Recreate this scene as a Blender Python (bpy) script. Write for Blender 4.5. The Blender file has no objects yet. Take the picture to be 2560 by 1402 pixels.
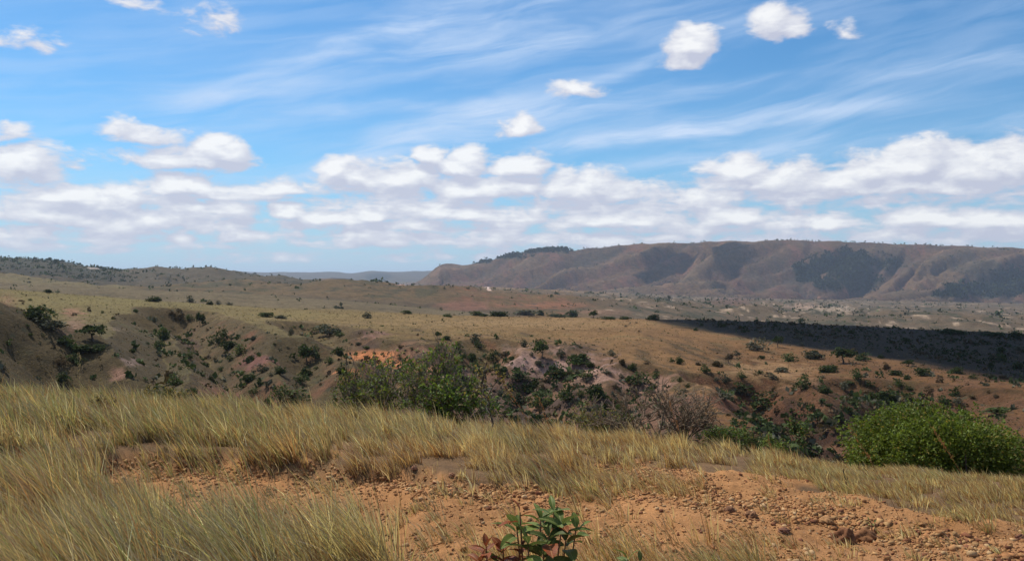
import bpy, math, random
import numpy as np
from mathutils import Vector, Matrix

# ------------------------------------------------------------------ camera, world, sun, exposure
SC = bpy.context.scene
COL = SC.collection
CZ = 1.65                      # eye height
F = 2130.0                     # focal length in photo pixels (2560 wide)
CX, CY = 1280.0, 701.0
SUN_EL, SUN_AZ = math.radians(54), math.radians(-48)   # azimuth clockwise from +Y (view direction)
SUNV = np.array([math.sin(SUN_AZ)*math.cos(SUN_EL), math.cos(SUN_AZ)*math.cos(SUN_EL), math.sin(SUN_EL)])
HAZE_DENSITY = 3.8e-5
SKY_TINT = (.54, .96, 1.23)

cam_data = bpy.data.cameras.new('camera')
cam_data.sensor_width = 36.0
cam_data.lens = F/2560*36.0
cam_data.clip_start = 0.05
cam_data.clip_end = 200000.0
cam = bpy.data.objects.new('camera', cam_data)
cam.location = (0, 0, CZ)
cam.rotation_euler = (math.radians(90), 0, 0)
COL.objects.link(cam)
SC.camera = cam

sun_data = bpy.data.lights.new('sun', 'SUN')
sun_data.energy = 5.0
sun_data.angle = math.radians(0.5)
sun_data.color = (1.0, 0.94, 0.85)
sun = bpy.data.objects.new('sun', sun_data)
sun.rotation_euler = Vector(SUNV.tolist()).to_track_quat('Z', 'Y').to_euler()
sun.location = (0, 0, 500)
COL.objects.link(sun)

SC.view_settings.view_transform = 'Standard'
SC.view_settings.look = 'None'
SC.view_settings.exposure = 0.0
SC.view_settings.gamma = 1.0
SC.view_settings.use_curve_mapping = False
SC.cycles.max_bounces = 5
SC.cycles.diffuse_bounces = 2
SC.cycles.glossy_bounces = 1
SC.cycles.transmission_bounces = 3
SC.cycles.transparent_max_bounces = 6
SC.cycles.volume_bounces = 0
SC.cycles.use_denoising = True


class NT:
    """Tiny helper for node trees."""
    def __init__(self, tree):
        self.t = tree
    def n(self, kind, **kw):
        nd = self.t.nodes.new(kind)
        for k, v in kw.items():
            setattr(nd, k, v)
        return nd
    def put(self, sock, v):
        if isinstance(v, bpy.types.NodeSocket):
            self.t.links.new(v, sock)
        elif v is not None:
            sock.default_value = v
    def m(self, op, a, b=None, c=None, clamp=False):
        nd = self.n('ShaderNodeMath', operation=op, use_clamp=clamp)
        for i, v in enumerate((a, b, c)):
            self.put(nd.inputs[i], v)
        return nd.outputs[0]
    def v(self, op, a, b=None, out=0):
        nd = self.n('ShaderNodeVectorMath', operation=op)
        self.put(nd.inputs[0], a)
        if b is not None:
            self.put(nd.inputs[1], b)
        return nd.outputs[out]
    def xyz(self, x, y, z):
        nd = self.n('ShaderNodeCombineXYZ')
        for i, q in enumerate((x, y, z)):
            self.put(nd.inputs[i], q)
        return nd.outputs[0]
    def sep(self, v):
        nd = self.n('ShaderNodeSeparateXYZ')
        self.put(nd.inputs[0], v)
        return nd.outputs
    def noise(self, vec, scale, detail=4, rough=0.5, dist=0.0, out=0):
        nd = self.n('ShaderNodeTexNoise')
        self.put(nd.inputs['Vector'], vec)
        nd.inputs['Scale'].default_value = scale
        nd.inputs['Detail'].default_value = detail
        nd.inputs['Roughness'].default_value = rough
        nd.inputs['Distortion'].default_value = dist
        return nd.outputs[out]
    def sm(self, x, a, b, c=0.0, d=1.0):
        nd = self.n('ShaderNodeMapRange', interpolation_type='SMOOTHSTEP')
        self.put(nd.inputs[0], x)
        for i, q in enumerate((a, b, c, d)):
            self.put(nd.inputs[i+1], q)
        return nd.outputs[0]
    def mix(self, f, a, b, blend='MIX'):
        nd = self.n('ShaderNodeMix', data_type='RGBA', blend_type=blend)
        self.put(nd.inputs[0], f)
        for s, q in ((nd.inputs[6], a), (nd.inputs[7], b)):
            if isinstance(q, tuple) and len(q) == 3:
                q = (*q, 1.0)
            self.put(s, q)
        return nd.outputs[2]


# cumulus puffs: photo x, y, half width, half height, strength
PUFFS = [
 (1722,100,72,46,.95),(1715,145,62,34,.8),(1930,50,58,44,.9),(1975,66,52,26,.8),(2110,80,30,18,.34),(530,45,66,34,.38),(580,72,26,22,.22),
 (345,8,55,20,.30),(50,108,66,22,.30),(1440,225,64,28,.5),(1295,320,64,32,.75),(335,328,95,30,.62),
 (440,392,165,34,.8),(545,376,72,38,.95),(455,465,66,30,.9),(35,335,50,24,.6),(50,400,95,52,.75),(175,412,36,15,.4),
 (130,492,100,26,.9),(300,482,90,30,.85),(110,530,230,42,.72),(400,545,240,44,.72),(560,520,110,26,.7),
 (832,420,48,32,.95),(1070,385,48,30,1.),(1165,405,80,44,.95),(1290,412,92,34,1.),(900,435,110,40,.7),(1010,440,160,46,.8),
 (1200,465,220,44,.85),(1460,460,240,46,.8),(690,470,120,24,.65),(1560,480,140,30,.6),(1850,412,90,34,1.),(1930,440,180,46,.8),
 (1790,485,120,26,.6),(2080,450,150,44,.7),(2180,420,120,44,.85),(2290,400,110,50,.95),(2440,405,150,58,1.),(2570,400,120,64,1.),
 (2260,462,260,34,.75),(730,530,66,26,1.),(840,545,120,22,.8),(930,535,66,22,.95),(1130,532,150,22,.95),(1030,560,260,26,.6),
 (1500,545,110,24,.9),(1590,555,120,22,.7),(1830,540,120,30,.9),(2080,550,90,24,.85),(2330,540,140,30,.95),(2500,550,130,30,.9),
 (455,590,32,20,.62),(585,588,90,18,.6),(1400,522,34,11,.35),(760,634,44,12,.3),(1650,575,260,24,.5),(2000,590,300,26,.5),
 (1300,590,260,24,.5),(900,590,200,20,.42),(250,590,260,24,.4),(2400,590,260,26,.5)]
# thin high streaks: photo x, y, half length, half width, tilt in degrees (up to the right), strength
STREAKS = [
 (900,115,260,26,18,.36),(1180,40,300,34,12,.30),(1250,130,420,36,5,.34),(1550,180,170,15,20,.30),(1000,275,360,24,5,.42),
 (1150,330,420,34,8,.44),(1290,280,220,30,3,.34),(1560,345,330,16,6,.60),(1830,305,260,32,5,.60),(2250,270,380,22,-3,.36),
 (1800,385,420,20,7,.46),(2300,330,320,22,4,.34),(850,400,260,16,9,.42),(650,230,260,26,9,.26),(800,430,160,10,6,.34),
 (2000,200,420,26,1,.20),(2400,170,300,22,1,.2),(1350,60,420,46,8,.24),(500,240,220,30,7,.16),(1750,60,380,30,4,.16)]

def px_to_azel(px, py):
    az = math.atan((px-CX)/F)
    return az, math.atan((CY-py)/F*math.cos(az))

def build_world():
    w = bpy.data.worlds.new('World')
    SC.world = w
    w.use_nodes = True
    t = w.node_tree
    t.nodes.clear()
    N = NT(t)
    tc = N.n('ShaderNodeTexCoord')
    dr = N.v('NORMALIZE', tc.outputs['Generated'])
    s_ = N.sep(dr)
    x, y, z = s_[0], s_[1], s_[2]
    az = N.m('ARCTAN2', x, y)
    el = N.m('ARCSINE', z)
    ae = N.xyz(az, el, 0.0)
    UP = (-.006, .013)
    dr1 = N.v('ADD', dr, (UP[0], 0, UP[1]))
    def lumps(d):
        dd = N.v('MULTIPLY', d, (1.0, 1.0, 2.0))
        fb = N.noise(dd, 24.0, 8, .56, .35)
        fb2 = N.noise(N.v('MULTIPLY', d, (1, 1, 3.4)), 55.0, 4, .6)
        return N.m('ADD', N.m('MULTIPLY', N.m('SUBTRACT', fb, .5), 1.25), N.m('MULTIPLY', N.m('SUBTRACT', fb2, .5), .30))
    nz0, nz1 = lumps(dr), lumps(dr1)
    nv = N.noise(N.v('MULTIPLY', dr, (1.0, 1.0, 2.0)), 14.0, 3, .5, out=1)
    warp = N.v('MULTIPLY', N.v('SUBTRACT', nv, (.5, .5, .5)), (.044, .022, 0))
    ae0 = N.v('ADD', ae, warp)
    ae1 = N.v('ADD', ae0, (UP[0], UP[1], 0))
    # a low bank of far stratocumulus all round the horizon
    def bank(a, d):
        e = N.sep(a)[1]
        prof = N.m('MULTIPLY', N.sm(e, -.002, .034), N.sm(e, .155, .085))
        bn = N.noise(N.v('MULTIPLY', d, (2.2, 2.2, 18.0)), 2.8, 7, .55)
        return N.m('MULTIPLY_ADD', N.m('MULTIPLY_ADD', bn, 1.5, -.50), prof, N.m('MULTIPLY', N.m('SUBTRACT', 1.0, prof), -.6))
    bk0, bk1 = bank(ae0, dr), bank(ae1, dr1)
    # clouds beyond the frame, like those in it
    def general(d):
        q = N.sep(d)
        k = N.m('DIVIDE', 1.0, N.m('MAXIMUM', N.m('ADD', q[2], .10), .02))
        pl = N.xyz(N.m('MULTIPLY', q[0], k), N.m('MULTIPLY', q[1], k), 0.0)
        return N.m('MULTIPLY', N.m('SUBTRACT', N.noise(pl, .8, 4, .55), .51), 3.0)
    ge0, ge1 = general(dr), general(dr1)
    outside = N.m('MAXIMUM', N.sm(N.m('ABSOLUTE', az), .60, .78), N.sm(el, .33, .48))
    # high cirrus
    wv = N.noise(dr, 5.0, 3, .5, out=1)
    aew = N.v('ADD', ae, N.v('MULTIPLY', N.v('SUBTRACT', wv, (.5, .5, .5)), (.10, .030, 0)))
    vr = N.n('ShaderNodeVectorRotate', rotation_type='Z_AXIS')
    N.put(vr.inputs['Vector'], aew)
    vr.inputs['Angle'].default_value = -math.radians(9)
    st = N.noise(N.v('MULTIPLY', vr.outputs[0], (5.0, 38.0, 1.0)), 1.0, 6, .58, .4)
    st2 = N.noise(N.v('MULTIPLY', vr.outputs[0], (14.0, 90.0, 1.0)), 1.0, 4, .6, .3)
    fibre = N.m('ADD', N.sm(st, .30, .75), N.m('MULTIPLY', N.m('SUBTRACT', st2, .5), .5))
    fibre = N.m('MULTIPLY_ADD', fibre, .95, .25)
    veil = N.m('MULTIPLY', N.sm(st, .36, .70), N.m('MULTIPLY', N.sm(el, .04, .12), .24))
    sky = N.n('ShaderNodeTexSky', sky_type='NISHITA')
    sky.sun_disc = False
    sky.sun_elevation = SUN_EL
    sky.sun_rotation = SUN_AZ
    sky.air_density = 1.0
    sky.dust_density = 0.4
    sky.ozone_density = 2.2
    SK = 0.1
    base = N.mix(1.0, sky.outputs[0], SKY_TINT, 'MULTIPLY')
    inv = 1.0/SK
    hz = N.m('MULTIPLY', N.sm(el, .15, -.005), .74)
    amt = N.sm(el, -.01, .05, .55, .93)
    dim = N.sm(el, .0, .07, .6, 1.0)
    SOCKS = [('ae0', ae0), ('ae1', ae1), ('nz0', nz0), ('nz1', nz1), ('bk0', bk0), ('bk1', bk1), ('ge0', ge0), ('ge1', ge1), ('aew', aew),
             ('outside', outside), ('fibre', fibre), ('veil', veil), ('base', base), ('hz', hz), ('amt', amt), ('dim', dim)]
    def branch(puffs, streaks, out_w):
        g = bpy.data.node_groups.new('sky_part', 'ShaderNodeTree')
        kinds = {'ae0': 'Vector', 'ae1': 'Vector', 'aew': 'Vector', 'base': 'Color'}
        for nm, _ in SOCKS:
            g.interface.new_socket(nm, in_out='INPUT', socket_type='NodeSocket'+kinds.get(nm, 'Float'))
        g.interface.new_socket('Shader', in_out='OUTPUT', socket_type='NodeSocketShader')
        G = NT(g)
        gi, go = G.n('NodeGroupInput'), G.n('NodeGroupOutput')
        I = {nm: gi.outputs[k] for k, (nm, _) in enumerate(SOCKS)}
        G.put(go.inputs[0], branch_in(G, I, puffs, streaks, out_w))
        gn = N.n('ShaderNodeGroup'); gn.node_tree = g
        for k, (nm, v) in enumerate(SOCKS): N.put(gn.inputs[k], v)
        return gn.outputs[0]
    def branch_in(N, I, puffs, streaks, out_w):
        ae0, ae1, nz0, nz1, bk0, bk1, ge0, ge1, aew, outside, fibre, veil, base, hz, amt, dim = [I[nm] for nm, _ in SOCKS]
        if out_w is not None: out_w = outside
        dens = []
        for (aev, nz, bk, ge) in ((ae0, nz0, bk0, ge0), (ae1, nz1, bk1, ge1)):
            acc = bk
            for (px, py, rx, ry, s) in puffs:
                pa, pe = px_to_azel(px, py + ry*0.35)
                sx, sy = F/(rx*1.16), F/(ry*1.48)
                nd = N.n('ShaderNodeVectorMath', operation='MULTIPLY_ADD'); N.put(nd.inputs[0], aev)
                nd.inputs[1].default_value = (sx, sy, 0); nd.inputs[2].default_value = (-pa*sx, -pe*sy, 0)
                d = nd.outputs[0]
                d = N.v('MAXIMUM', d, N.v('MULTIPLY', d, (-1.0, -2.1, 0)))
                ln = N.v('LENGTH', d, out=1)
                acc = N.m('SMOOTH_MAX', acc, N.m('MULTIPLY_ADD', ln, -s, s), 0.10)
            if out_w is None:
                acc = N.m('SMOOTH_MAX', bk, ge, .1)
            else:
                acc = N.m('ADD', N.m('MULTIPLY', acc, N.m('SUBTRACT', 1.0, out_w)), N.m('MULTIPLY', N.m('SMOOTH_MAX', bk, ge, .1), out_w))
            dens.append(N.m('ADD', acc, nz))
        d0, d1 = dens
        cacc = None
        for (px, py, ln, wd, tilt, s) in streaks:
            a0, e0 = px_to_azel(px, py)
            r_ = N.n('ShaderNodeVectorRotate', rotation_type='Z_AXIS')
            N.put(r_.inputs['Vector'], N.v('SUBTRACT', aew, (a0, e0, 0)))
            r_.inputs['Angle'].default_value = -math.radians(tilt)
            q = N.v('MULTIPLY', r_.outputs[0], (F/ln, F/wd, 0))
            l2 = N.v('DOT_PRODUCT', q, q, out=1)
            e = N.m('MULTIPLY', N.m('POWER', 2.718, N.m('MULTIPLY', l2, -1.0)), s*1.18)
            cacc = e if cacc is None else N.m('ADD', cacc, e)
        cir = veil if cacc is None else N.m('ADD', N.m('MULTIPLY', cacc, fibre), veil, clamp=True)
        alpha = N.m('MULTIPLY', N.sm(d0, -.01, .34), amt)
        lit = N.m('MULTIPLY_ADD', N.m('SUBTRACT', d0, d1), 1.25, .34, clamp=True)
        lit = N.m('MULTIPLY', N.m('MULTIPLY', lit, dim), N.sm(d0, .05, .7, .5, 1.15), clamp=True)
        ccol = N.mix(lit, (5.9, 6.1, 7.3, 1), (10., 10., 10., 1))
        c = N.mix(N.m('MULTIPLY', cir, .95), base, (6.2, 7.6, 9.8, 1))
        c = N.mix(hz, c, (4.9, 6.4, 8.2, 1))
        c = N.mix(alpha, c, ccol)
        bg = N.n('ShaderNodeBackground')
        N.put(bg.inputs[0], c)
        bg.inputs[1].default_value = SK
        return bg.outputs[0]
    # the puffs are dealt out to parts of the sky so that each ray only weighs those near it
    def near(x0, x1, y0, y1):
        P = [p for p in PUFFS if p[0]+p[2]*1.5+70 > x0 and p[0]-p[2]*1.5-70 < x1 and p[1]+p[3]*2+40 > y0 and p[1]-p[3]*2-40 < y1]
        Q = []
        for q in STREAKS:
            c_, s2 = abs(math.cos(math.radians(q[4]))), abs(math.sin(math.radians(q[4])))
            hx, hy = 2.4*(q[2]*c_+q[3]*s2)+60, 2.4*(q[2]*s2+q[3]*c_)+30
            if q[0]+hx > x0 and q[0]-hx < x1 and q[1]+hy > y0 and q[1]-hy < y1: Q.append(q)
        return P, Q
    def split(xs):
        if len(xs) == 1:
            (x0, x1), yb = xs[0], 270
            lo = branch(*near(x0, x1, yb, 720), out_w=outside)
            hi = branch(*near(x0, x1, -999, yb), out_w=outside)
            f = N.m('GREATER_THAN', el, px_to_azel(CX, yb)[1])
            return mixs(f, lo, hi)
        h = len(xs)//2
        f = N.m('GREATER_THAN', az, px_to_azel(xs[h][0], 0)[0])
        return mixs(f, split(xs[:h]), split(xs[h:]))
    def mixs(f, a, b):
        nd = N.n('ShaderNodeMixShader'); N.put(nd.inputs[0], f); N.put(nd.inputs[1], a); N.put(nd.inputs[2], b)
        return nd.outputs[0]
    inside = split([(-900, 640), (640, 1280), (1280, 1920), (1920, 3500)])
    far_side = branch([], [], None)
    res = mixs(N.m('GREATER_THAN', outside, .999), inside, far_side)
    out = N.n('ShaderNodeOutputWorld')
    t.links.new(res, out.inputs[0])
    w.cycles.sampling_method = 'NONE'
build_world()

# ------------------------------------------------------------------ noise
def _h(ix, iy, seed):
    h = (ix.astype(np.int64)*374761393 + iy.astype(np.int64)*668265263 + seed*974634777) & 0xffffffff
    h = ((h ^ (h >> 13))*1274126177) & 0xffffffff
    return (h ^ (h >> 16)) & 0xffffffff

def noise2(x, y, seed=0):
    ix, iy = np.floor(x), np.floor(y)
    fx, fy = x-ix, y-iy
    u, v = fx*fx*fx*(fx*(fx*6-15)+10), fy*fy*fy*(fy*(fy*6-15)+10)
    def g(dx, dy):
        a = _h(ix+dx, iy+dy, seed)*(2*math.pi/4294967296.0)
        return np.cos(a)*(fx-dx)+np.sin(a)*(fy-dy)
    n0 = g(0, 0)*(1-u)+g(1, 0)*u
    n1 = g(0, 1)*(1-u)+g(1, 1)*u
    return (n0*(1-v)+n1*v)*1.45

def fbm(x, y, seed=0, o=4, gain=.5, lac=2.03):
    s, a = 0, 1.0
    for i in range(o):
        s = s+a*noise2(x, y, seed+i*17)
        x, y, a = x*lac+3.1, y*lac+7.7, a*gain
    return s

def ridged(x, y, seed=0, o=4):
    s, a, t = 0, 1.0, 0
    for i in range(o):
        s = s+a*(1-np.abs(noise2(x, y, seed+i*17)*1.6))
        t += a
        x, y, a = x*2.05+1.7, y*2.05+4.3, a*.5
    return s/t

def sstep(x, a, b):
    t = np.clip((x-a)/(b-a), 0, 1)
    return t*t*(3-2*t)

def tab(px, pairs):
    return np.interp(px, [p[0] for p in pairs], [p[1] for p in pairs])

# ------------------------------------------------------------------ terrain height table
azv = np.arctan((np.arange(-420, 2981, 5)-CX)/F)
out_a = np.linspace(azv[-1], math.pi, 32)[1:]
AZ = np.concatenate([-out_a[::-1], azv, out_a])
AZ[0], AZ[-1] = -math.pi, math.pi
def geo(a, b, n):
    return np.exp(np.linspace(math.log(a), math.log(b), n, endpoint=False))
R = np.concatenate([geo(.4, 3, 10), geo(3, 20, 165), geo(20, 125, 36), geo(125, 640, 265), geo(640, 3400, 112), geo(3400, 9500, 140), geo(9500, 45500, 44), [45500.]])
NR, NC = len(R), len(AZ)

AZC = np.clip(AZ, math.radians(-39), math.radians(39))
PXC = CX+F*np.tan(AZC)
COSC = np.cos(AZC)

# (depth table, ('z' or 'y'), table)
NODES = [
 (1.5, 'z', [(0,-1.62)]),
 (4.0, 'z', [(0,-1.62),(1280,-1.65),(2560,-1.72)]),
 (7.0, 'z', [(0,-1.75),(1280,-1.84),(2560,-2.12)]),
 (10.0,'z', [(0,-1.88),(1280,-2.12),(2560,-2.55)]),
 ([(0,15),(1280,14),(1920,13.5),(2560,13)], 'y', [(0,1003),(640,1035),(960,1060),(1280,1088),(1600,1110),(1920,1145),(2140,1178),(2560,1208)]),
 (20.0,'z', [(0,-4.4),(1280,-5.0),(2560,-5.2)]),
 (35.0,'z', [(0,-13),(1280,-15),(2560,-14)]),
 (70.0,'z', [(0,-27),(1280,-31),(1920,-33),(2560,-33)]),
 (105.,'z', [(0,-28),(1280,-35),(1920,-36),(2560,-37)]),
 ([(0,140),(640,150),(960,165),(1280,165),(1600,155),(1920,145),(2560,160)], 'y', [(0,985),(640,985),(960,1035),(1280,1060),(1600,1090),(1920,1110),(2240,1100),(2560,1060)]),
 ([(0,190),(960,200),(1280,212),(1600,200),(1920,190),(2560,200)], 'y', [(0,880),(320,888),(640,893),(960,908),(1280,932),(1600,955),(1920,985),(2240,985),(2560,985)]),
 (250., 'y', [(0,800),(320,806),(640,832),(960,855),(1280,870),(1600,892),(1920,930),(2240,938),(2560,945)]),
 (330., 'y', [(0,752),(320,772),(640,797),(960,820),(1280,834),(1600,850),(1920,885),(2240,905),(2560,918)]),
 ([(0,430),(640,480),(1280,500),(1920,520),(2560,560)], 'y', [(0,722),(370,751),(520,761),(700,772),(900,780),(1160,789),(1400,794),(1600,797),(1760,800),(1920,804),(2100,813),(2300,823),(2560,833)]),
 (590., 'y', [(0,748),(370,768),(640,784),(860,782),(1160,802),(1400,832),(1920,882),(2560,900)]),
 (780., 'y', [(0,714),(134,712),(269,718),(370,725),(504,730),(672,740),(860,751),(1014,768),(1157,782),(1264,792),(1400,812),(1600,850),(1920,875),(2560,890)]),
 (960., 'y', [(0,724),(370,735),(860,757),(1157,776),(1400,794),(1600,812),(1920,842),(2560,855)]),
 (1400.,'y', [(0,689),(134,704),(252,718),(400,722),(600,716),(700,711),(756,708),(830,703),(871,704),(993,715),(1085,717),(1228,729),(1313,737),(1442,744),(1549,754),(1700,774),(1920,793),(2240,806),(2560,818)]),
 (1800.,'y', [(0,702),(250,712),(500,716),(722,720),(1000,730),(1300,745),(1549,757),(1700,766),(1920,780),(2560,797)]),
 (2600.,'y', [(0,648),(101,652),(202,665),(292,674),(420,677),(527,676),(638,689),(722,705),(860,712),(1000,718),(1228,728),(1442,739),(1700,753),(1920,766),(2240,776),(2560,784)]),
 (3400.,'y', [(0,668),(292,692),(527,702),(722,712),(1000,717),(1228,722),(1442,733),(1700,746),(1920,753),(2560,764)]),
 (4700.,'y', [(0,680),(600,702),(864,708),(1000,713),(1060,712),(1228,716),(1442,725),(1700,736),(1920,742),(2240,745),(2560,746)]),
 (5500.,'y', [(0,690),(600,704),(1000,712),(1050,707),(1105,690),(1228,688),(1442,676),(1700,676),(1920,681),(2240,684),(2560,692)]),
 (6500.,'y', [(0,692),(600,700),(1000,714),(1035,711),(1060,696),(1085,672),(1105,658),(1170,663),(1190,660),(1280,636),(1340,626),(1400,620),(1440,626),(1500,619),(1600,611),(1700,607),(1830,603),(1880,605),(1960,601),(2050,603),(2200,609),(2400,616),(2560,621)]),
 (7600.,'y', [(0,700),(600,700),(1000,714),(1060,708),(1105,692),(1280,665),(1600,640),(2560,650)]),
 (10000.,'y',[(0,700),(600,698),(864,703),(1000,706),(1280,700),(2560,690)]),
 (15000.,'y',[(0,690),(527,676),(560,675),(621,680),(705,682),(800,681),(871,684),(935,676),(978,679),(1075,677),(1300,680),(2560,690)]),
 (22000.,'y',[(0,698),(2560,698)]),
 (46000.,'y',[(0,701.3)]),
]
ND, NZ = [], []
for d, kind, tb in NODES:
    dep = np.full(NC, d) if not isinstance(d, list) else tab(PXC, d)
    val = tab(PXC, tb)
    ND.append(np.log(dep/COSC))
    NZ.append(val if kind == 'z' else -(val-CY)/F*dep)
ND, NZ = np.array(ND), np.array(NZ)
sm_k = np.hanning(9); sm_k /= sm_k.sum()
def smooth_row(a, rep):
    for _ in range(rep):
        a = np.convolve(np.pad(a, 4, mode='edge'), sm_k, mode='valid')
    return a
for i in range(len(NZ)):
    rep = 1 if NODES[i][0] in (6500., 5500., 2600., 15000.) else 4
    if NODES[i][1] == 'y' or True:
        NZ[i] = smooth_row(NZ[i], rep); ND[i] = smooth_row(ND[i], rep)
def pchip(X, Y, xq):
    h = np.diff(X, axis=0); dl = np.diff(Y, axis=0)/h
    m = np.zeros_like(Y)
    w1, w2 = 2*h[1:]+h[:-1], h[1:]+2*h[:-1]
    same = dl[1:]*dl[:-1] > 0
    with np.errstate(divide='ignore', invalid='ignore'):
        hm = (w1+w2)/(w1/dl[:-1]+w2/dl[1:])
    m[1:-1] = np.where(same, hm, 0)
    m[0], m[-1] = dl[0], dl[-1]
    out = np.zeros((len(xq), X.shape[1]))
    cols = np.arange(X.shape[1])
    for j, q in enumerate(xq):
        k = np.clip((X < q).sum(0)-1, 0, len(X)-2)
        x0, hh = X[k, cols], h[k, cols]
        t = np.clip((q-x0)/hh, 0, 1)
        out[j] = ((1+2*t)*(1-t)**2*Y[k, cols]+t*(1-t)**2*hh*m[k, cols]+t*t*(3-2*t)*Y[k+1, cols]+t*t*(t-1)*hh*m[k+1, cols])
    return out
Z = pchip(ND, NZ, np.log(R))
# behind the photographer the hilltop simply goes on
wb = sstep(np.abs(AZ), math.radians(62), math.radians(120))[None, :]
Z = Z*(1-wb)+(-1.6-0.004*R[:, None]+.0)*wb
RR = np.repeat(R[:, None], NC, 1)
AA = np.repeat(AZ[None, :], NR, 0)
X, Y = RR*np.sin(AA), RR*np.cos(AA)
INV = (np.abs(AZ) < math.radians(39))[None, :]
TANP = CX+F*np.tan(AZC)[None, :]+0*Z           # photo x of every vertex
DEP = RR*COSC[None, :]
def PYof(z):
    return CY-F*z/DEP
def zrow(z0, z1):
    return slice(int(np.searchsorted(R, z0)), int(np.searchsorted(R, z1)))

def hit(Zt, px, py, rmin=100., rmax=9000.):
    """First place beyond rmin where the ground comes up to the sight line through a photo point."""
    a = math.atan((px-CX)/F)
    j = np.interp(a, AZ, np.arange(NC)); j0 = min(int(j), NC-2); fj = j-j0
    col = Zt[:, j0]*(1-fj)+Zt[:, j0+1]*fj
    slope = -(py-CY)/F*math.cos(a)
    d = col-slope*R
    i0 = int(np.searchsorted(R, rmin))
    for i in range(i0, NR-1):
        if R[i] > rmax:
            break
        if d[i] >= 0:
            if i == i0:
                r = R[i]
            else:
                t = d[i-1]/(d[i-1]-d[i]); r = R[i-1]+t*(R[i]-R[i-1])
            return np.array([r*math.sin(a), r*math.cos(a), slope*r])
    k = i0+int(np.argmax(np.where(R[i0:] < rmax, d[i0:]/R[i0:], -9)))
    return np.array([R[k]*math.sin(a), R[k]*math.cos(a), col[k]])

# big bumps: the rounded spur at the lower left and the dark mound far off
def bump(px, dep, h, rx, ry):
    global Z
    cx = (px-CX)/F*dep
    Z += h*np.exp(-(((X-cx)/rx)**2+((Y-dep)/ry)**2)*1.0)
bump(-60, 172, 10.5, 21, 24)
bump(-240, 172, 7.0, 30, 24)
bump(862, 5000, 46, 190, 300)
bump(250, 1150, 3, 60, 100)
bump(560, 186, 2.2, 14, 26)
bump(400, 180, 1.6, 10, 30)
bump(905, 190, 2.2, 14, 16)

# gullies: photo polyline, depth, half width (metres)
GULLIES = [
 ([(40,756),(100,800),(160,865),(200,915),(165,962),(150,985)], 9.0, 13),
 ([(235,862),(205,905)], 4, 10),
 ([(395,792),(420,835),(392,868),(330,915),(272,955)], 4.6, 10),
 ([(440,775),(500,806),(545,838),(590,872),(640,905),(690,950),(720,1000)], 8.2, 13),
 ([(640,905),(690,925)], 3.5, 8),
 ([(765,808),(820,828),(880,845),(930,862),(985,885),(1010,930)], 5.0, 12),
 ([(745,860),(775,900),(760,945),(735,995)], 6.0, 12),
 ([(1000,900),(1050,930),(1090,975),(1100,1040)], 5, 12),
 ([(1190,860),(1200,905),(1190,960)], 6, 12),
 ([(1300,905),(1330,950),(1370,985),(1380,1060)], 7, 14),
 ([(1440,900),(1400,945),(1370,985)], 4, 10),
 ([(1590,935),(1550,975),(1500,1010)], 4.5, 12),
 ([(1885,960),(1960,998),(2020,1045),(2090,1085),(2150,1125)], 8, 12),
 ([(2230,960),(2190,990),(2110,1010),(2050,1050)], 5, 12),
 ([(2400,985),(2300,1010),(2200,1040)], 3.5, 10),
]
zr = zrow(120, 520)
Xs, Ys = X[zr], Y[zr]
wq = sstep(TANP[zr], 650, 1000)*.7+.3
wx = Xs+4.5*wq*fbm(Xs/18, Ys/18, 5, 3); wy = Ys+6.0*wq*fbm(Xs/18, Ys/18, 9, 3)
carve = np.zeros_like(Xs)
Z0 = Z.copy()
for pts, dep_, wid in GULLIES:
    wid *= 1.3; dep_ *= 1.35
    P = [hit(Z0, a, b, 125)[:2] for a, b in pts]
    best = np.full(Xs.shape, 1e9)
    for (p, q) in zip(P[:-1], P[1:]):
        d = q-p; L2 = float(d@d)+1e-6
        t = np.clip(((wx-p[0])*d[0]+(wy-p[1])*d[1])/L2, 0, 1)
        best = np.minimum(best, np.hypot(wx-p[0]-t*d[0], (wy-p[1]-t*d[1])*.8))
    s = np.clip(1-best/wid, 0, 1)
    carve = np.maximum(carve, dep_*(s**1.25)*(1.35-.35*s))
Z[zr] -= carve
CARVE = np.zeros_like(Z); CARVE[zr] = carve

def ell(cx, cy, rx, ry, PY, soft=.5, n=None):
    d = np.sqrt(((TANP-cx)/rx)**2+((PY-cy)/ry)**2)
    if n is not None:
        d = d+n
    return 1-sstep(d, 1-soft, 1+soft*.3)

PY0 = PYof(Z0)
midr = (RR > 122)*(RR < 640)*INV
nA = fbm(X/22, Y/22, 31, 5)
nB = fbm(X/7, Y/7, 41, 4)
BAD = np.zeros_like(Z)
for e in [(1180,930,210,75),(1400,940,170,90),(1330,1010,260,80),(1560,985,170,60),(1650,1060,150,50),(1000,880,90,40),(650,905,44,26),(330,910,26,12),(900,840,70,18),(760,960,60,50),(470,795,30,18),(2000,1030,150,45)]:
    BAD = np.maximum(BAD, ell(*e, PY0, .6, nA*.35))
BAD *= midr
rd = ridged(X/12+.5*nA, Y/24, 61, 5)
Z -= BAD*(3.6*(rd-.55)+.5*nB)
# spurs and rills on the slopes
steep = sstep(RR, 120, 150)*(1-sstep(RR, 300, 420))*INV
Z += steep*(1.7*fbm(X/34, Y/80, 71, 3)+.16*nB)*(.30+.70*sstep(TANP, 650, 1000))
pl = sstep(RR, 300, 420)*(1-sstep(RR, 560, 640))
Z += pl*.35*fbm(X/25, Y/50, 75, 4)
Z += sstep(RR, 25, 60)*(1-sstep(RR, 100, 140))*2.0*fbm(X/14, Y/14, 77, 4)
Z += (BAD > .02)*.12*fbm(X/2.0, Y/2.0, 79, 3)*BAD
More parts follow.
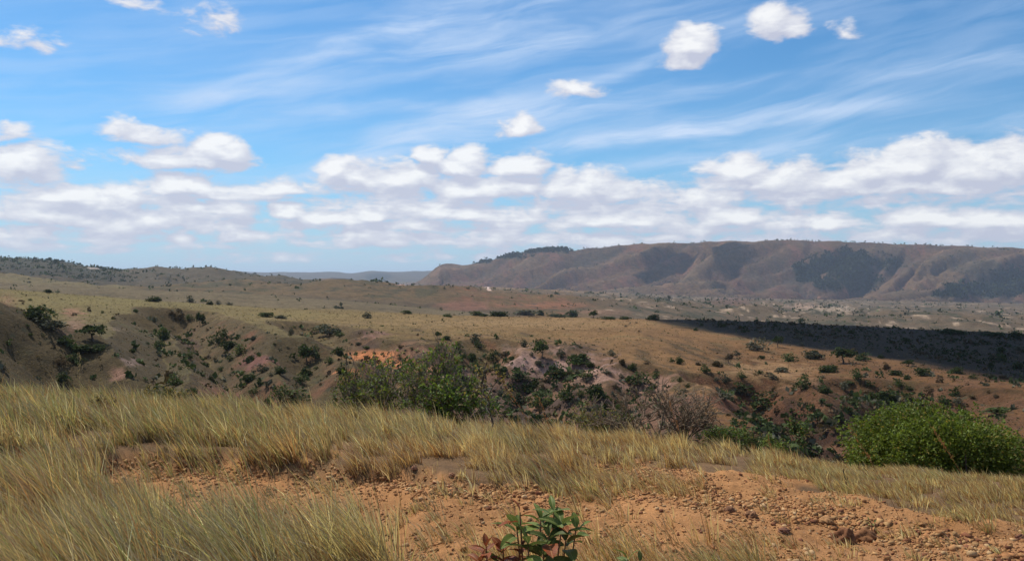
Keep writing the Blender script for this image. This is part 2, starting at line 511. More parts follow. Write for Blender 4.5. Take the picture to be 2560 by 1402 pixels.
# middle hills
hm = sstep(RR, 640, 1000)*(1-sstep(RR, 3000, 3600))
rel = ridged(X/190+.5*fbm(X/400, Y/400, 83), Y/330, 85, 5)
Z += hm*(-(rel-.62)*26*sstep(RR, 1000, 1800)+1.8*fbm(X/60, Y/60, 87, 4))
# low plain on the right, hummocky
Z += sstep(TANP, 1400, 1800)*hm*(3.0*fbm(X/120, Y/120, 89, 5))
# mountain: spurs running down the face
mm = sstep(RR, 4300, 5300)*(1-sstep(DEP, 6350, 6800))
crest_keep = 1-sstep(DEP, 6050, 6480)
ww = 260*fbm(X/1400, Y/1400, 91, 3)
lean = X-0.95*(Y-5600)
rm = ridged((lean+ww)/780, (Y+ww)/3000, 95, 2)
rm2 = ridged((lean+ww*.6)/260, Y/900, 99, 4)
RAV = np.maximum(rm-.25, 0)*165+np.maximum(rm2-.4, 0)*120
amp = np.where(TANP > 1100, 1, .45)
Z -= mm*crest_keep*amp*RAV*INV
Z -= mm*(1-crest_keep)*amp*(rm2-.6)*9*INV
Z += mm*9*fbm(X/140, Y/200, 103, 5)*INV
# the wooded hollow in the mountain face
PYm = PYof(Z0)
hol = np.maximum(ell(2120, 665, 110, 36, PYm, .8), ell(2125, 705, 62, 36, PYm, .8))*mm
Z -= hol*75
# far blue hills
fh = sstep(RR, 9500, 12500)*INV
Z -= fh*(ridged(X/1500, Y/3000, 111, 4)-.6)*60*sstep(R, 9500, 12500)[:, None]*(1-sstep(RR, 14400, 15600))
# the photographer's hill
PYf = PYof(Z)
fore = 1-sstep(RR, 17, 24)
u_edge = [(-400,1140),(200,1135),(280,1122),(420,1118),(560,1128),(700,1140),(950,1152),(1200,1186),(1330,1196),(1430,1170),(1480,1150),(1600,1148),(1680,1165),(1750,1176),(1900,1190),(2100,1238),(2300,1292),(2560,1330),(3000,1380)]
l_edge = [(-400,1138),(200,1150),(300,1215),(480,1262),(700,1296),(860,1340),(960,1400),(1040,1470),(1100,1600),(1300,2600),(3000,9000)]
nF = fbm(X/.9, Y/.9, 121, 4); nG = fbm(X/.28, Y/.28, 125, 4)
ue = tab(TANP, u_edge); le = tab(TANP, l_edge)
DIRT = sstep(PYf+nF*14+nG*7, ue-5, ue+8)*(1-sstep(PYf+nF*18, le-16, le+10))*(RR < 16)*(np.abs(AZ) < math.radians(50))[None, :]
Z += fore*(.035*nF+.02*fbm(X/2.6, Y/2.6, 129, 3)*2)
bank = sstep(PYf+nF*12, ue-10, ue+10)*(1-sstep(TANP, 1450, 1750))*(RR < 15)*INV*(1-sstep(PYf, le-20, le+60))
Z -= bank*(.16+.14*sstep(TANP, 1150, 900))
# a low ridge of pushed-up clods along the track
berm = np.exp(-((PYf-(ue+34))/26)**2)*DIRT
Z += .05*berm*(1+nF)+.022*DIRT*nG+.010*DIRT*fbm(X/.09, Y/.09, 133, 3)
Z += CZ
def height(x, y):
    x, y = np.asarray(x, float), np.asarray(y, float)
    r, a = np.hypot(x, y), np.arctan2(x, y)
    j = np.interp(a, AZ, np.arange(NC)); i = np.interp(r, R, np.arange(NR))
    j0 = np.minimum(j.astype(int), NC-2); i0 = np.minimum(i.astype(int), NR-2)
    fj, fi = j-j0, i-i0
    return (Z[i0, j0]*(1-fj)+Z[i0, j0+1]*fj)*(1-fi)+(Z[i0+1, j0]*(1-fj)+Z[i0+1, j0+1]*fj)*fi
def sample(T, x, y):
    r, a = np.hypot(x, y), np.arctan2(x, y)
    j = np.rint(np.interp(a, AZ, np.arange(NC))).astype(int); i = np.rint(np.interp(r, R, np.arange(NR))).astype(int)
    return T[i, j]
def at(px, py, rmin=122., rmax=9000.):
    p = hit(Z-CZ, px, py, rmin, rmax)
    p[2] += CZ
    return p

# ------------------------------------------------------------------ ground colours (dry earth, grass, rock; cloud shadow on the right hillside painted in too)
PYe = PYof(Z-CZ)
dZr = np.gradient(Z, axis=0)/np.gradient(RR, axis=0)
dZa = np.gradient(Z, axis=1)/(RR*np.gradient(AA, axis=1))
SL = np.hypot(dZr, dZa)
def mixc(a, b, w):
    b = np.asarray(b, float)
    return a*(1-w[..., None])+b*w[..., None]
C = np.zeros(Z.shape+(3,))
grad = sstep(TANP, 300, 1900)
gy = np.array([.160, .120, .042]); gt = np.array([.205, .108, .043])
C[:] = gy*(1-grad[..., None])+gt*grad[..., None]
n1 = fbm(X/40, Y/60, 141, 5); n2 = fbm(X/9, Y/14, 145, 4); n3 = fbm(X/3, Y/5, 149, 3)
C *= (1+.16*n1+.14*n2+.12*n3)[..., None]
br = sstep(SL+.06*n2+.05*n1, .09, .30)*(RR > 20)
C = mixc(C, [.088, .058, .027], br*.85)
lowz = sstep(RR, 340, 230)*(RR > 30)*sstep(TANP, 1150, 700)
C = mixc(C, [.100, .077, .031], lowz*.75)
C = mixc(C, [.068, .046, .022], lowz*sstep(SL+.1*n2, .16, .36)*.7)
C = mixc(C, [.115, .105, .042], sstep(n1*.6+n2*.5, .25, .6)*.35*(RR < 700))
rs = sstep(SL+.25*n2+.1*nB, .55, .95)*(RR > 100)*(RR < 700)*sstep(TANP, 420, 620)
C = mixc(C, [.21, .090, .050], rs*.6)
pk = BAD*sstep(nB*.5+rd, .45, .75)
C = mixc(C, [.105, .062, .033], BAD*.7)
C = mixc(C, [.235, .128, .078], pk*sstep(TANP, 820, 1000)*.75)
C = mixc(C, [.072, .046, .034], BAD*sstep(-nB*.6-rd, -.62, -.42)*.8)
def patch(cx, cy, rx, ry, col, k=1., rlo=120, rhi=640, n=.75):
    global C
    w = ell(cx, cy, rx*1.15, ry*1.15, PYe, .6, nB*n+nA*n*.6+n3*n*.5)*(RR > rlo)*(RR < rhi)*k*INV
    C = mixc(C, col, w)
patch(935, 889, 78, 14, [.46,.18,.070], 1., n=.15)
patch(985, 912, 60, 14, [.46,.185,.08], .8, n=.25)
patch(875, 930, 28, 14, [.44,.18,.08], .8)
patch(1080, 925, 45, 14, [.44,.20,.11], .6)
patch(1390, 915, 120, 26, [.40,.25,.20], .8)
patch(1330, 880, 60, 12, [.33,.20,.15], .5)
patch(1470, 940, 60, 24, [.40,.24,.18], .7)
patch(1600, 965, 70, 24, [.30,.17,.12], .8)
patch(1640, 1020, 110, 36, [.22,.12,.08], .7)
patch(1250, 985, 140, 50, [.13,.08,.06], .6)
patch(560, 985, 60, 16, [.19,.085,.05], .6)
patch(505, 975, 22, 14, [.24,.13,.075], .6)
patch(650, 905, 40, 18, [.17,.075,.058], .8)
patch(332, 905, 22, 9, [.27,.18,.14], .7)
patch(300, 935, 26, 12, [.30,.16,.11], .7)
patch(285, 825, 24, 6, [.24,.17,.12], .5)
patch(190, 815, 30, 20, [.27,.15,.10], .6)
patch(180, 778, 24, 8, [.30,.14,.09], .6)
patch(20, 750, 22, 14, [.22,.10,.065], .6)
patch(930, 840, 34, 9, [.26,.14,.11], .7)
patch(1930, 932, 110, 28, [.42,.27,.13], .75)
patch(1800, 975, 70, 14, [.40,.23,.11], .6)
patch(1820, 1000, 60, 24, [.32,.13,.07], .6)
patch(1720, 1050, 120, 30, [.19,.10,.06], .6)
patch(2150, 1000, 330, 60, [.17,.090,.048], .6)
patch(2420, 1010, 160, 50, [.18,.095,.05], .55)
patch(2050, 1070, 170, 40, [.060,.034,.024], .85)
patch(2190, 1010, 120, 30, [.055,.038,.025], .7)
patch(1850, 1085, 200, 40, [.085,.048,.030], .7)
patch(1400, 1010, 200, 50, [.085,.055,.038], .5)
patch(1300, 808, 300, 12, [.29,.18,.08], .6)
patch(1000, 800, 200, 14, [.24,.16,.065], .4)
patch(300, 745, 300, 18, [.19,.15,.05], .5)
patch(700, 790, 160, 10, [.21,.155,.055], .5)
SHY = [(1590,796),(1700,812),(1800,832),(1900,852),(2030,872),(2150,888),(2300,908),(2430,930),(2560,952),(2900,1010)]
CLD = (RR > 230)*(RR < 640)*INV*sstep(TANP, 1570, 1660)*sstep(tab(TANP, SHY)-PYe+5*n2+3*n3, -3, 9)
C = mixc(C, [.026,.020,.013], CLD*.92)  # cloud shadow deepened by near-black ground colour within its outline
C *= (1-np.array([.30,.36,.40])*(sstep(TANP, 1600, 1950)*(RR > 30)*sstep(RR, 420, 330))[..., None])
# track scars
for (a, b, c, d) in [(560,792,60,1.6),(690,797,60,1.6),(760,804,40,1.8),(880,812,50,1.6)]:
    patch(a, b, c, d, [.16,.11,.06], .6, n=.1)
# middle hills
def zone(px0, px1, d0, d1):
    return sstep(TANP, px0-30, px0+30)*(1-sstep(TANP, px1-30, px1+30))*sstep(DEP, d0*.96, d0*1.04)*(1-sstep(DEP, d1*.96, d1*1.04))*INV
h1 = sstep(DEP, 900, 1100)*(1-sstep(DEP, 3400, 3900))
C = mixc(C, [.120,.078,.040], h1*.8)
hg = fbm(X/110, Y/160, 151, 5); hf = fbm(X/26, Y/40, 155, 4)
C = mixc(C, [.060,.058,.030], h1*sstep(hg*.7+hf*.6+SL*.6, .12, .5)*.75)
C = mixc(C, [.045,.044,.026], zone(-400, 300, 1900, 3400)*.85)
C = mixc(C, [.075,.062,.038], zone(300, 900, 1700, 3400)*.7)
C = mixc(C, [.23,.10,.055], zone(1130, 1560, 1000, 1385)*sstep(hf+SL, .15, .6)*.7)
C = mixc(C, [.140,.105,.056], zone(-400, 1300, 640, 900)*.95)
C = mixc(C, [.085,.062,.036], zone(-400, 1300, 860, 1060)*.8)
C = mixc(C, [.165,.130,.060], zone(-400, 330, 1090, 1420)*.7)
C = mixc(C, [.050,.042,.028], zone(-400, 330, 1450, 2150)*.6)
def fpatch(cx, cy, rx, ry, col, k, d0, d1, n=.4):
    global C
    w = ell(cx, cy, rx, ry, PYe, .45, hf*n)*(DEP > d0)*(DEP < d1)*k*INV
    C = mixc(C, col, w)
fpatch(232, 669, 20, 2.0, [.52,.42,.36], .9, 1500, 3200, .1)
fpatch(1400, 763, 90, 10, [.27,.115,.06], .7, 900, 1500)
fpatch(1600, 765, 60, 8, [.33,.17,.10], .7, 900, 2400)
fpatch(1160, 765, 70, 14, [.22,.10,.065], .7, 900, 1500)
fpatch(1530, 780, 90, 6, [.30,.15,.09], .7, 700, 1500)
fpatch(1710, 791, 34, 3.0, [.46,.18,.09], .9, 700, 2600, .1)
# plain
plz = sstep(TANP, 1350, 1650)*sstep(DEP, 760, 1000)*(1-sstep(DEP, 4500, 4900))*INV
pn = fbm(X/70, Y/170, 161, 5)
C = mixc(C, [.130,.094,.058], plz*.9)
C = mixc(C, [.058,.058,.034], plz*sstep(pn+.5*hf, .05, .5)*.75)
C = mixc(C, [.42,.30,.20], plz*sstep(-pn+.8*hf, .62, .9)*.8)
fpatch(2080, 772, 60, 9, [.45,.34,.24], .6, 900, 4700, .9)
fpatch(2000, 765, 60, 6, [.36,.24,.17], .6, 900, 4700, .9)
fpatch(1830, 752, 60, 12, [.14,.075,.05], .7, 1500, 4700)
fpatch(1218, 718, 3.5, 5, [.85,.62,.50], .95, 1500, 5200, .1)
fpatch(1222, 724, 5, 3, [.8,.55,.42], .95, 1500, 5200, .1)
fpatch(1004, 712, 16, 1.6, [.6,.35,.26], .9, 1500, 5200, .1)
fpatch(1080, 713, 14, 1.2, [.5,.3,.22], .8, 1500, 5200, .1)

# mountain
mz = sstep(DEP, 4400, 5000)*INV*(1-sstep(DEP, 8500, 9500))
mn = fbm(X/420, Y/700, 171, 5); mf = fbm(X/120, Y/260, 175, 4)
C = mixc(C, [.130,.074,.036], mz)
C = mixc(C, [.20,.085,.050], mz*sstep(mf+SL*.5, .25, .7)*.7)
C = mixc(C, [.075,.062,.040], mz*sstep(mn+.6*mf, .05, .5)*.5)
C = mixc(C, [.052,.050,.034], mz*sstep(RAV, 122, 165)*.6)
C = mixc(C, [.180,.120,.060], mz*sstep(RAV, 85, 45)*.5)
C = mixc(C, [.24,.155,.09], mz*(1-sstep(SL, .02, .20))*.4)
woods = np.zeros_like(Z)
nW = mf*.35+.25*fbm(X/50, Y/90, 179, 3)
for e in [(2120,662,104,34),(2130,700,66,34),(2010,680,34,26),(2060,712,30,14),(2240,655,20,8),(2480,725,120,18),(2540,700,70,26),(2380,735,60,8),(1350,627,70,7),(1260,642,60,6),(1200,655,30,4)]:
    woods = np.maximum(woods, ell(*e, PYe, .35, nW))
woods *= mz
C = mixc(C, [.022,.034,.018], woods*.92)
C = mixc(C, [.045,.050,.030], mz*sstep(TANP, 2250, 2560)*sstep(mn+.5*mf, -.1, .4)*.6)
fpatch(864, 693, 44, 8, [.022,.028,.022], .95, 4200, 5600, .1)
fz = sstep(DEP, 8800, 10500)*INV
C = mixc(C, [.085,.075,.055], fz*.9)
fpatch(945, 692, 40, 12, [.02,.028,.022], .8, 9000, 16000, .2)
# foreground
fz = (1-sstep(RR, 20, 40))
C = mixc(C, [.185,.110,.055], fz)
C *= (1+fz*.25*nG+fz*.15*nF)[..., None]
dc = np.array([.390,.190,.074])*(1+.14*nF+.16*nG+.12*fbm(X/.07, Y/.07, 183, 3))[..., None]
dc = mixc(dc, [.42,.215,.095], sstep(fbm(X/1.3, Y/1.3, 187, 3)+sstep(PYe, 1290, 1400), .5, 1.1)*.6)
C = C*(1-DIRT[..., None])+dc*DIRT[..., None]
C = np.clip(C, .008, .9)

# ------------------------------------------------------------------ mesh helpers
def set_props(o, label=None, cat=None, group=None, kind=None):
    if label: o['label'] = label
    if cat: o['category'] = cat
    if group: o['group'] = group
    if kind: o['kind'] = kind
    return o

def mesh_np(name, V, faces, colors=None, smooth=False):
    """V (n,3); faces: list of (m,k) index arrays; colors (n,3)."""
    me = bpy.data.meshes.new(name)
    V = np.asarray(V, np.float32)
    me.vertices.add(len(V)); me.vertices.foreach_set('co', V.ravel())
    nl = sum(f.size for f in faces); npoly = sum(len(f) for f in faces)
    me.loops.add(nl); me.loops.foreach_set('vertex_index', np.concatenate([f.ravel() for f in faces]).astype(np.int32))
    tot = np.concatenate([np.full(len(f), f.shape[1]) for f in faces]).astype(np.int32)
    st = np.concatenate([[0], np.cumsum(tot)[:-1]]).astype(np.int32)
    me.polygons.add(npoly); me.polygons.foreach_set('loop_start', st)
    try: me.polygons.foreach_set('loop_total', tot)
    except Exception: pass
    if smooth: me.polygons.foreach_set('use_smooth', np.ones(npoly, bool))
    me.update(calc_edges=True)
    if colors is not None:
        at_ = me.color_attributes.new('albedo', 'FLOAT_COLOR', 'POINT')
        c4 = np.ones((len(V), 4), np.float32); c4[:, :3] = colors
        at_.data.foreach_set('color', c4.ravel())
    return me

def obj(name, me, mat=None, parent=None, loc=None):
    if mat is not None and not me.materials: me.materials.append(mat)
    o = bpy.data.objects.new(name, me); COL.objects.link(o)
    if parent: o.parent = parent
    if loc is not None: o.location = [float(q) for q in loc]
    return o

def empty(name, loc):
    o = bpy.data.objects.new(name, None); o.empty_display_size = .2
    o.location = [float(q) for q in loc]; COL.objects.link(o)
    return o

# ------------------------------------------------------------------ materials
def mat_base(name):
    m = bpy.data.materials.new(name); m.use_nodes = True
    t = m.node_tree; t.nodes.clear()
    return m, NT(t)

def mat_ground(name, scales, bump_d, amt=.35, rough=.95, dots=None):
    m, N = mat_base(name)
    a = N.n('ShaderNodeAttribute', attribute_name='albedo')
    g = N.n('ShaderNodeNewGeometry')
    pos = g.outputs['Position']
    f = None; h = None
    for i, (s, w) in enumerate(scales):
        nz = N.noise(pos, s, 6, .62)
        q = N.m('MULTIPLY', N.m('SUBTRACT', nz, .5), w)
        f = q if f is None else N.m('ADD', f, q)
    val = N.m('MULTIPLY_ADD', f, amt*2, 1.0)
    c = N.mix(1.0, a.outputs[0], N.xyz(val, val, val), 'MULTIPLY')
    if dots:
        sc_, th, col = dots
        v = N.n('ShaderNodeTexVoronoi'); N.put(v.inputs['Vector'], pos); v.inputs['Scale'].default_value = sc_
        v.inputs['Randomness'].default_value = 1.0
        dm = N.sm(N.m('ADD', v.outputs['Distance'], N.m('MULTIPLY', N.m('SUBTRACT', N.noise(pos, sc_*3, 3), .5), .3)), th, th*.5)
        vis = N.sm(N.noise(pos, sc_*.12, 3), .42, .62)
        c = N.mix(N.m('MULTIPLY', N.m('MULTIPLY', dm, vis), .75), c, col)
    b = N.n('ShaderNodeBump'); b.inputs['Strength'].default_value = 1.0; b.inputs['Distance'].default_value = bump_d
    N.put(b.inputs['Height'], f)
    p = N.n('ShaderNodeBsdfPrincipled')
    N.put(p.inputs['Base Color'], c); p.inputs['Roughness'].default_value = rough
    p.inputs['Specular IOR Level'].default_value = .12
    N.put(p.inputs['Normal'], b.outputs[0])
    o = N.n('ShaderNodeOutputMaterial'); N.put(o.inputs[0], p.outputs[0])
    return m

def mat_leaf(name, tint=(1, 1, 1), trans=.35, rough=.7, spec=.06, vary=.25):
    m, N = mat_base(name)
    a = N.n('ShaderNodeAttribute', attribute_name='albedo')
    oi = N.n('ShaderNodeObjectInfo')
    k = N.m('MULTIPLY_ADD', oi.outputs['Random'], vary*2, 1-vary)
    c = N.mix(1.0, a.outputs[0], tint, 'MULTIPLY')
    c = N.mix(1.0, c, N.xyz(k, N.m('MULTIPLY_ADD', k, .8, .2), k), 'MULTIPLY')
    p = N.n('ShaderNodeBsdfPrincipled'); N.put(p.inputs['Base Color'], c)
    p.inputs['Roughness'].default_value = rough; p.inputs['Specular IOR Level'].default_value = spec
    tr = N.n('ShaderNodeBsdfTranslucent'); N.put(tr.inputs[0], N.mix(1.0, c, (1.15, 1.15, .7), 'MULTIPLY'))
    mx = N.n('ShaderNodeMixShader'); mx.inputs[0].default_value = trans
    N.put(mx.inputs[1], p.outputs[0]); N.put(mx.inputs[2], tr.outputs[0])
    o = N.n('ShaderNodeOutputMaterial'); N.put(o.inputs[0], mx.outputs[0])
    return m

def mat_bark(name, col, scale=30):
    m, N = mat_base(name)
    tc = N.n('ShaderNodeTexCoord')
    nz = N.noise(tc.outputs['Object'], scale, 5, .6)
    c = N.mix(nz, tuple(q*.6 for q in col), tuple(q*1.4 for q in col))
    p = N.n('ShaderNodeBsdfPrincipled'); N.put(p.inputs['Base Color'], c); p.inputs['Roughness'].default_value = .9
    b = N.n('ShaderNodeBump'); b.inputs['Distance'].default_value = .004; N.put(b.inputs['Height'], nz); N.put(p.inputs['Normal'], b.outputs[0])
    o = N.n('ShaderNodeOutputMaterial'); N.put(o.inputs[0], p.outputs[0])
    return m

M_near = mat_ground('dry_earth', [(4, .5), (22, .9), (70, 1.0), (190, .8)], .015, .45)
M_mid = mat_ground('dry_grassland', [(.10, .5), (.5, 1.0), (1.6, 1.1), (4.0, .7)], .40, .62, dots=(.30, .30, (.055, .055, .030)))
M_hill = mat_ground('distant_grassland', [(.02, .5), (.10, 1.0), (.4, 1.1)], 2.4, .68, dots=(.055, .33, (.045, .046, .030)))
M_far = mat_ground('mountain_side', [(.004, .6), (.018, 1.1), (.07, 1.2), (.2, .8)], 13.0, .66, dots=(.022, .30, (.05, .05, .035)))

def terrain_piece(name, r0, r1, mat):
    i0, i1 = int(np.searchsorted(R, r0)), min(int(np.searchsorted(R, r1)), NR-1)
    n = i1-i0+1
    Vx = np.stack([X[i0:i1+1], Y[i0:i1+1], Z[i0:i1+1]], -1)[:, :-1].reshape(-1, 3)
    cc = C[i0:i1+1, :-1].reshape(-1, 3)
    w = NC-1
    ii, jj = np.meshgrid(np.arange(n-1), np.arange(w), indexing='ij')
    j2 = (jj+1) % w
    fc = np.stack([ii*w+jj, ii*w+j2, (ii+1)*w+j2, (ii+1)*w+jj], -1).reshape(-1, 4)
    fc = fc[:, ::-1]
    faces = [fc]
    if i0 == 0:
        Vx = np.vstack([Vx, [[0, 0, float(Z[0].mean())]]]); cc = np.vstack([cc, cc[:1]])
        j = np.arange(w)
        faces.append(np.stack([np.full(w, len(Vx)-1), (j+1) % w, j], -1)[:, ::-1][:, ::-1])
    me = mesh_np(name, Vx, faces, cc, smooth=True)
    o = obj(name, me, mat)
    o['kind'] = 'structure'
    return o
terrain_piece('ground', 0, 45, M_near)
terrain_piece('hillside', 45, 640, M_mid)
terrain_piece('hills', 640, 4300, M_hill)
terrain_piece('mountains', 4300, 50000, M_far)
# ------------------------------------------------------------------ plant builders
rng = np.random.default_rng(7)
RND = random.Random(7)

def unit(v):
    return v/np.maximum(np.linalg.norm(v, axis=-1, keepdims=True), 1e-9)

def leaf_quads(P, size, rg, aspect=.55, normal_bias=None):
    """Diamond leaves with random facing at points P; returns vertices (4n,3) and faces."""
    n = len(P)
    u = unit(rg.normal(size=(n, 3)))
    w = rg.normal(size=(n, 3))
    if normal_bias is not None:
        w = w+normal_bias
    v = unit(np.cross(u, w))
    s = np.asarray(size).reshape(-1, 1)*np.ones((n, 1))
    V = np.stack([P-u*s, P+v*s*aspect, P+u*s, P-v*s*aspect], 1).reshape(-1, 3)
    return V, np.arange(4*n).reshape(-1, 4)

def crown_pts(rg, n_lobes, per, w=1.0, h=1.0, z0=.12, flat=0.0, lobe=.26):
    """Leaf positions of an uneven crown: lobes set about an ellipsoid, leaves on their shells."""
    L = unit(rg.normal(size=(n_lobes, 3)))*(rg.random((n_lobes, 1))**.5)
    L[:, 2] = np.abs(L[:, 2])*(1-flat)-.15
    L *= np.array([w*.5-lobe*.55, w*.5-lobe*.55, h*(1-z0)*.80])
    L[:, 2] += h*z0+lobe*.35
    pts, cl = [], []
    for c in L:
        r = lobe*(.55+.8*rg.random())
        d = unit(rg.normal(size=(per, 3)))
        d[:, 2] = np.where(d[:, 2] < -.3, -d[:, 2], d[:, 2])
        q = c+d*r*(.45+.6*rg.random((per, 1))**.5)*np.array([1, 1, .8*h/w+.1])
        pts.append(q); cl.append(np.full(per, .78+.44*rg.random()))
    P = np.concatenate(pts); K = np.concatenate(cl)
    P[:, 2] = np.maximum(P[:, 2], h*.02)
    return P, K

def tube(V, Fc, p, q, r0, r1, k=5):
    p, q = np.asarray(p, float), np.asarray(q, float)
    d = unit(q-p); a = np.array([0, 0, 1.]) if abs(d[2]) < .9 else np.array([1., 0, 0])
    u = unit(np.cross(d, a)); v = np.cross(d, u)
    b = len(V)
    for (c, r) in ((p, r0), (q, r1)):
        for i in range(k):
            t = 2*math.pi*i/k
            V.append(c+u*math.cos(t)*r+v*math.sin(t)*r)
    for i in range(k):
        Fc.append((b+i, b+(i+1) % k, b+k+(i+1) % k, b+k+i))

def tubes_mesh(name, segs, k=5):
    V, Fc = [], []
    for (p, q, r0, r1) in segs:
        tube(V, Fc, p, q, r0, r1, k)
    return mesh_np(name, np.array(V), [np.array(Fc)], None, True)

def grow(rd, p, d, ln, r, depth, segs, tips, spread=.6, shrink=.72, kids=(2, 3), up=.12, wiggle=.25, bend=3):
    p = np.array(p, float); d = unit(np.array(d, float))
    for i in range(bend):
        d = unit(d+np.array([rd.gauss(0, wiggle), rd.gauss(0, wiggle), rd.gauss(0, wiggle*.7)+up]))
        q = p+d*ln/bend
        r1 = r*(1-.3/bend)
        segs.append((p, q, r, r1)); p, r = q, r1
        if depth > 0 and i < bend-1 and rd.random() < .35:
            dd = unit(d+np.array([rd.gauss(0, spread), rd.gauss(0, spread), rd.gauss(0, spread*.5)]))
            grow(rd, p, dd, ln*shrink*.8, r*.6, depth-1, segs, tips, spread, shrink, kids, up, wiggle, bend)
    if depth == 0:
        tips.append((p, d)); return
    for _ in range(rd.randint(*kids)):
        dd = unit(d+np.array([rd.gauss(0, spread), rd.gauss(0, spread), rd.gauss(0, spread*.6)]))
        grow(rd, p, dd, ln*shrink*(.8+.4*rd.random()), r*.66, depth-1, segs, tips, spread, shrink, kids, up, wiggle, bend)

LEAF = {
 'dark':  ((.043,.060,.021), mat_leaf('dark_foliage', trans=.3)),
 'green': ((.070,.092,.032), mat_leaf('green_foliage', trans=.3)),
 'grey':  ((.100,.098,.064), mat_leaf('grey_green_foliage', trans=.2)),
 'brown': ((.095,.066,.036), mat_leaf('dry_foliage', trans=.2)),
}
M_bark = mat_bark('bark', (.085, .062, .045), 12)

def far_crown(kind, seed, shape):
    rg = np.random.default_rng(seed)
    nl, per, z0, flat, lobe, sz = {'round': (18, 42, .0, .15, .27, .066), 'tree': (15, 36, .30, .35, .22, .060), 'loose': (13, 26, .04, .1, .24, .060),
                                   'flat': (15, 36, .0, .25, .25, .066), 'tiny': (6, 9, .0, .1, .30, .13)}[shape]
    P, K = crown_pts(rg, nl, per, 1, 1, z0, flat, lobe)
    V, Fc = leaf_quads(P, sz*(.7+.7*rg.random(len(P))), rg, .6)
    base = np.array(LEAF[kind][0])
    c = base*(K*(.75+.5*rg.random(len(P))))[:, None]
    dry = rg.random(len(P)) < .08
    c[dry] = np.array([.12, .085, .045])
    me = mesh_np('crown', V, [Fc], np.repeat(c, 4, 0))
    me.materials.append(LEAF[kind][1])
    return me

def far_trunk(seed, shape):
    rd = random.Random(seed); segs, tips = [], []
    if shape == 'tree':
        grow(rd, (0, 0, -.06), (rd.gauss(0, .15), 0, 1), .34, .035, 2, segs, tips, .75, .75, (2, 3), .05, .18, 2)
    else:
        for _ in range(3):
            grow(rd, (rd.gauss(0, .04), rd.gauss(0, .04), -.06), (rd.gauss(0, .5), rd.gauss(0, .5), 1), .30, .022, 1, segs, tips, .6, .8, (2, 2), .05, .2, 2)
    me = tubes_mesh('trunk', segs, 4)
    me.materials.append(M_bark)
    return me

CROWNS, TRUNKS = {}, {}
def get_crown(kind, shape, i):
    k = (kind, shape, i)
    if k not in CROWNS: CROWNS[k] = far_crown(kind, hash((ord(kind[0]), ord(shape[0]), i)) % 9999, shape)
    return CROWNS[k]
def get_trunk(shape, i):
    k = ('tree' if shape == 'tree' else 'bush', i)
    if k not in TRUNKS: TRUNKS[k] = far_trunk(50+i, k[0])
    return TRUNKS[k]

OCC = []          # taken spots in photo pixels, so that scattered scrub keeps clear
def plant_mid(px, pyb, w, h, kind, shape, label, cat=None, group=None, rmin=122., parts=True):
    p = at(px, pyb, rmin)
    dep = p[1]
    W, H = w/F*dep, h/F*dep
    name = 'tree' if shape == 'tree' else 'shrub'
    cat = cat or name
    OCC.append((px, pyb-h/2, w*.5, h*.5))
    i = RND.randrange(3)
    rz = RND.uniform(0, 6.28)
    if parts:
        e = empty(name, p); e.rotation_euler = (0, 0, rz)
        e.scale = (W, W, H)
        c = obj('crown', get_crown(kind, shape, i), None, e)
        t = obj('trunk', get_trunk(shape, i), None, e)
        set_props(e, label, cat, group)
    else:
        e = obj(name, get_crown(kind, shape, i), None, None, p)
        e.rotation_euler = (0, 0, rz); e.scale = (W, W, H)
        set_props(e, label, cat, group)
    return e

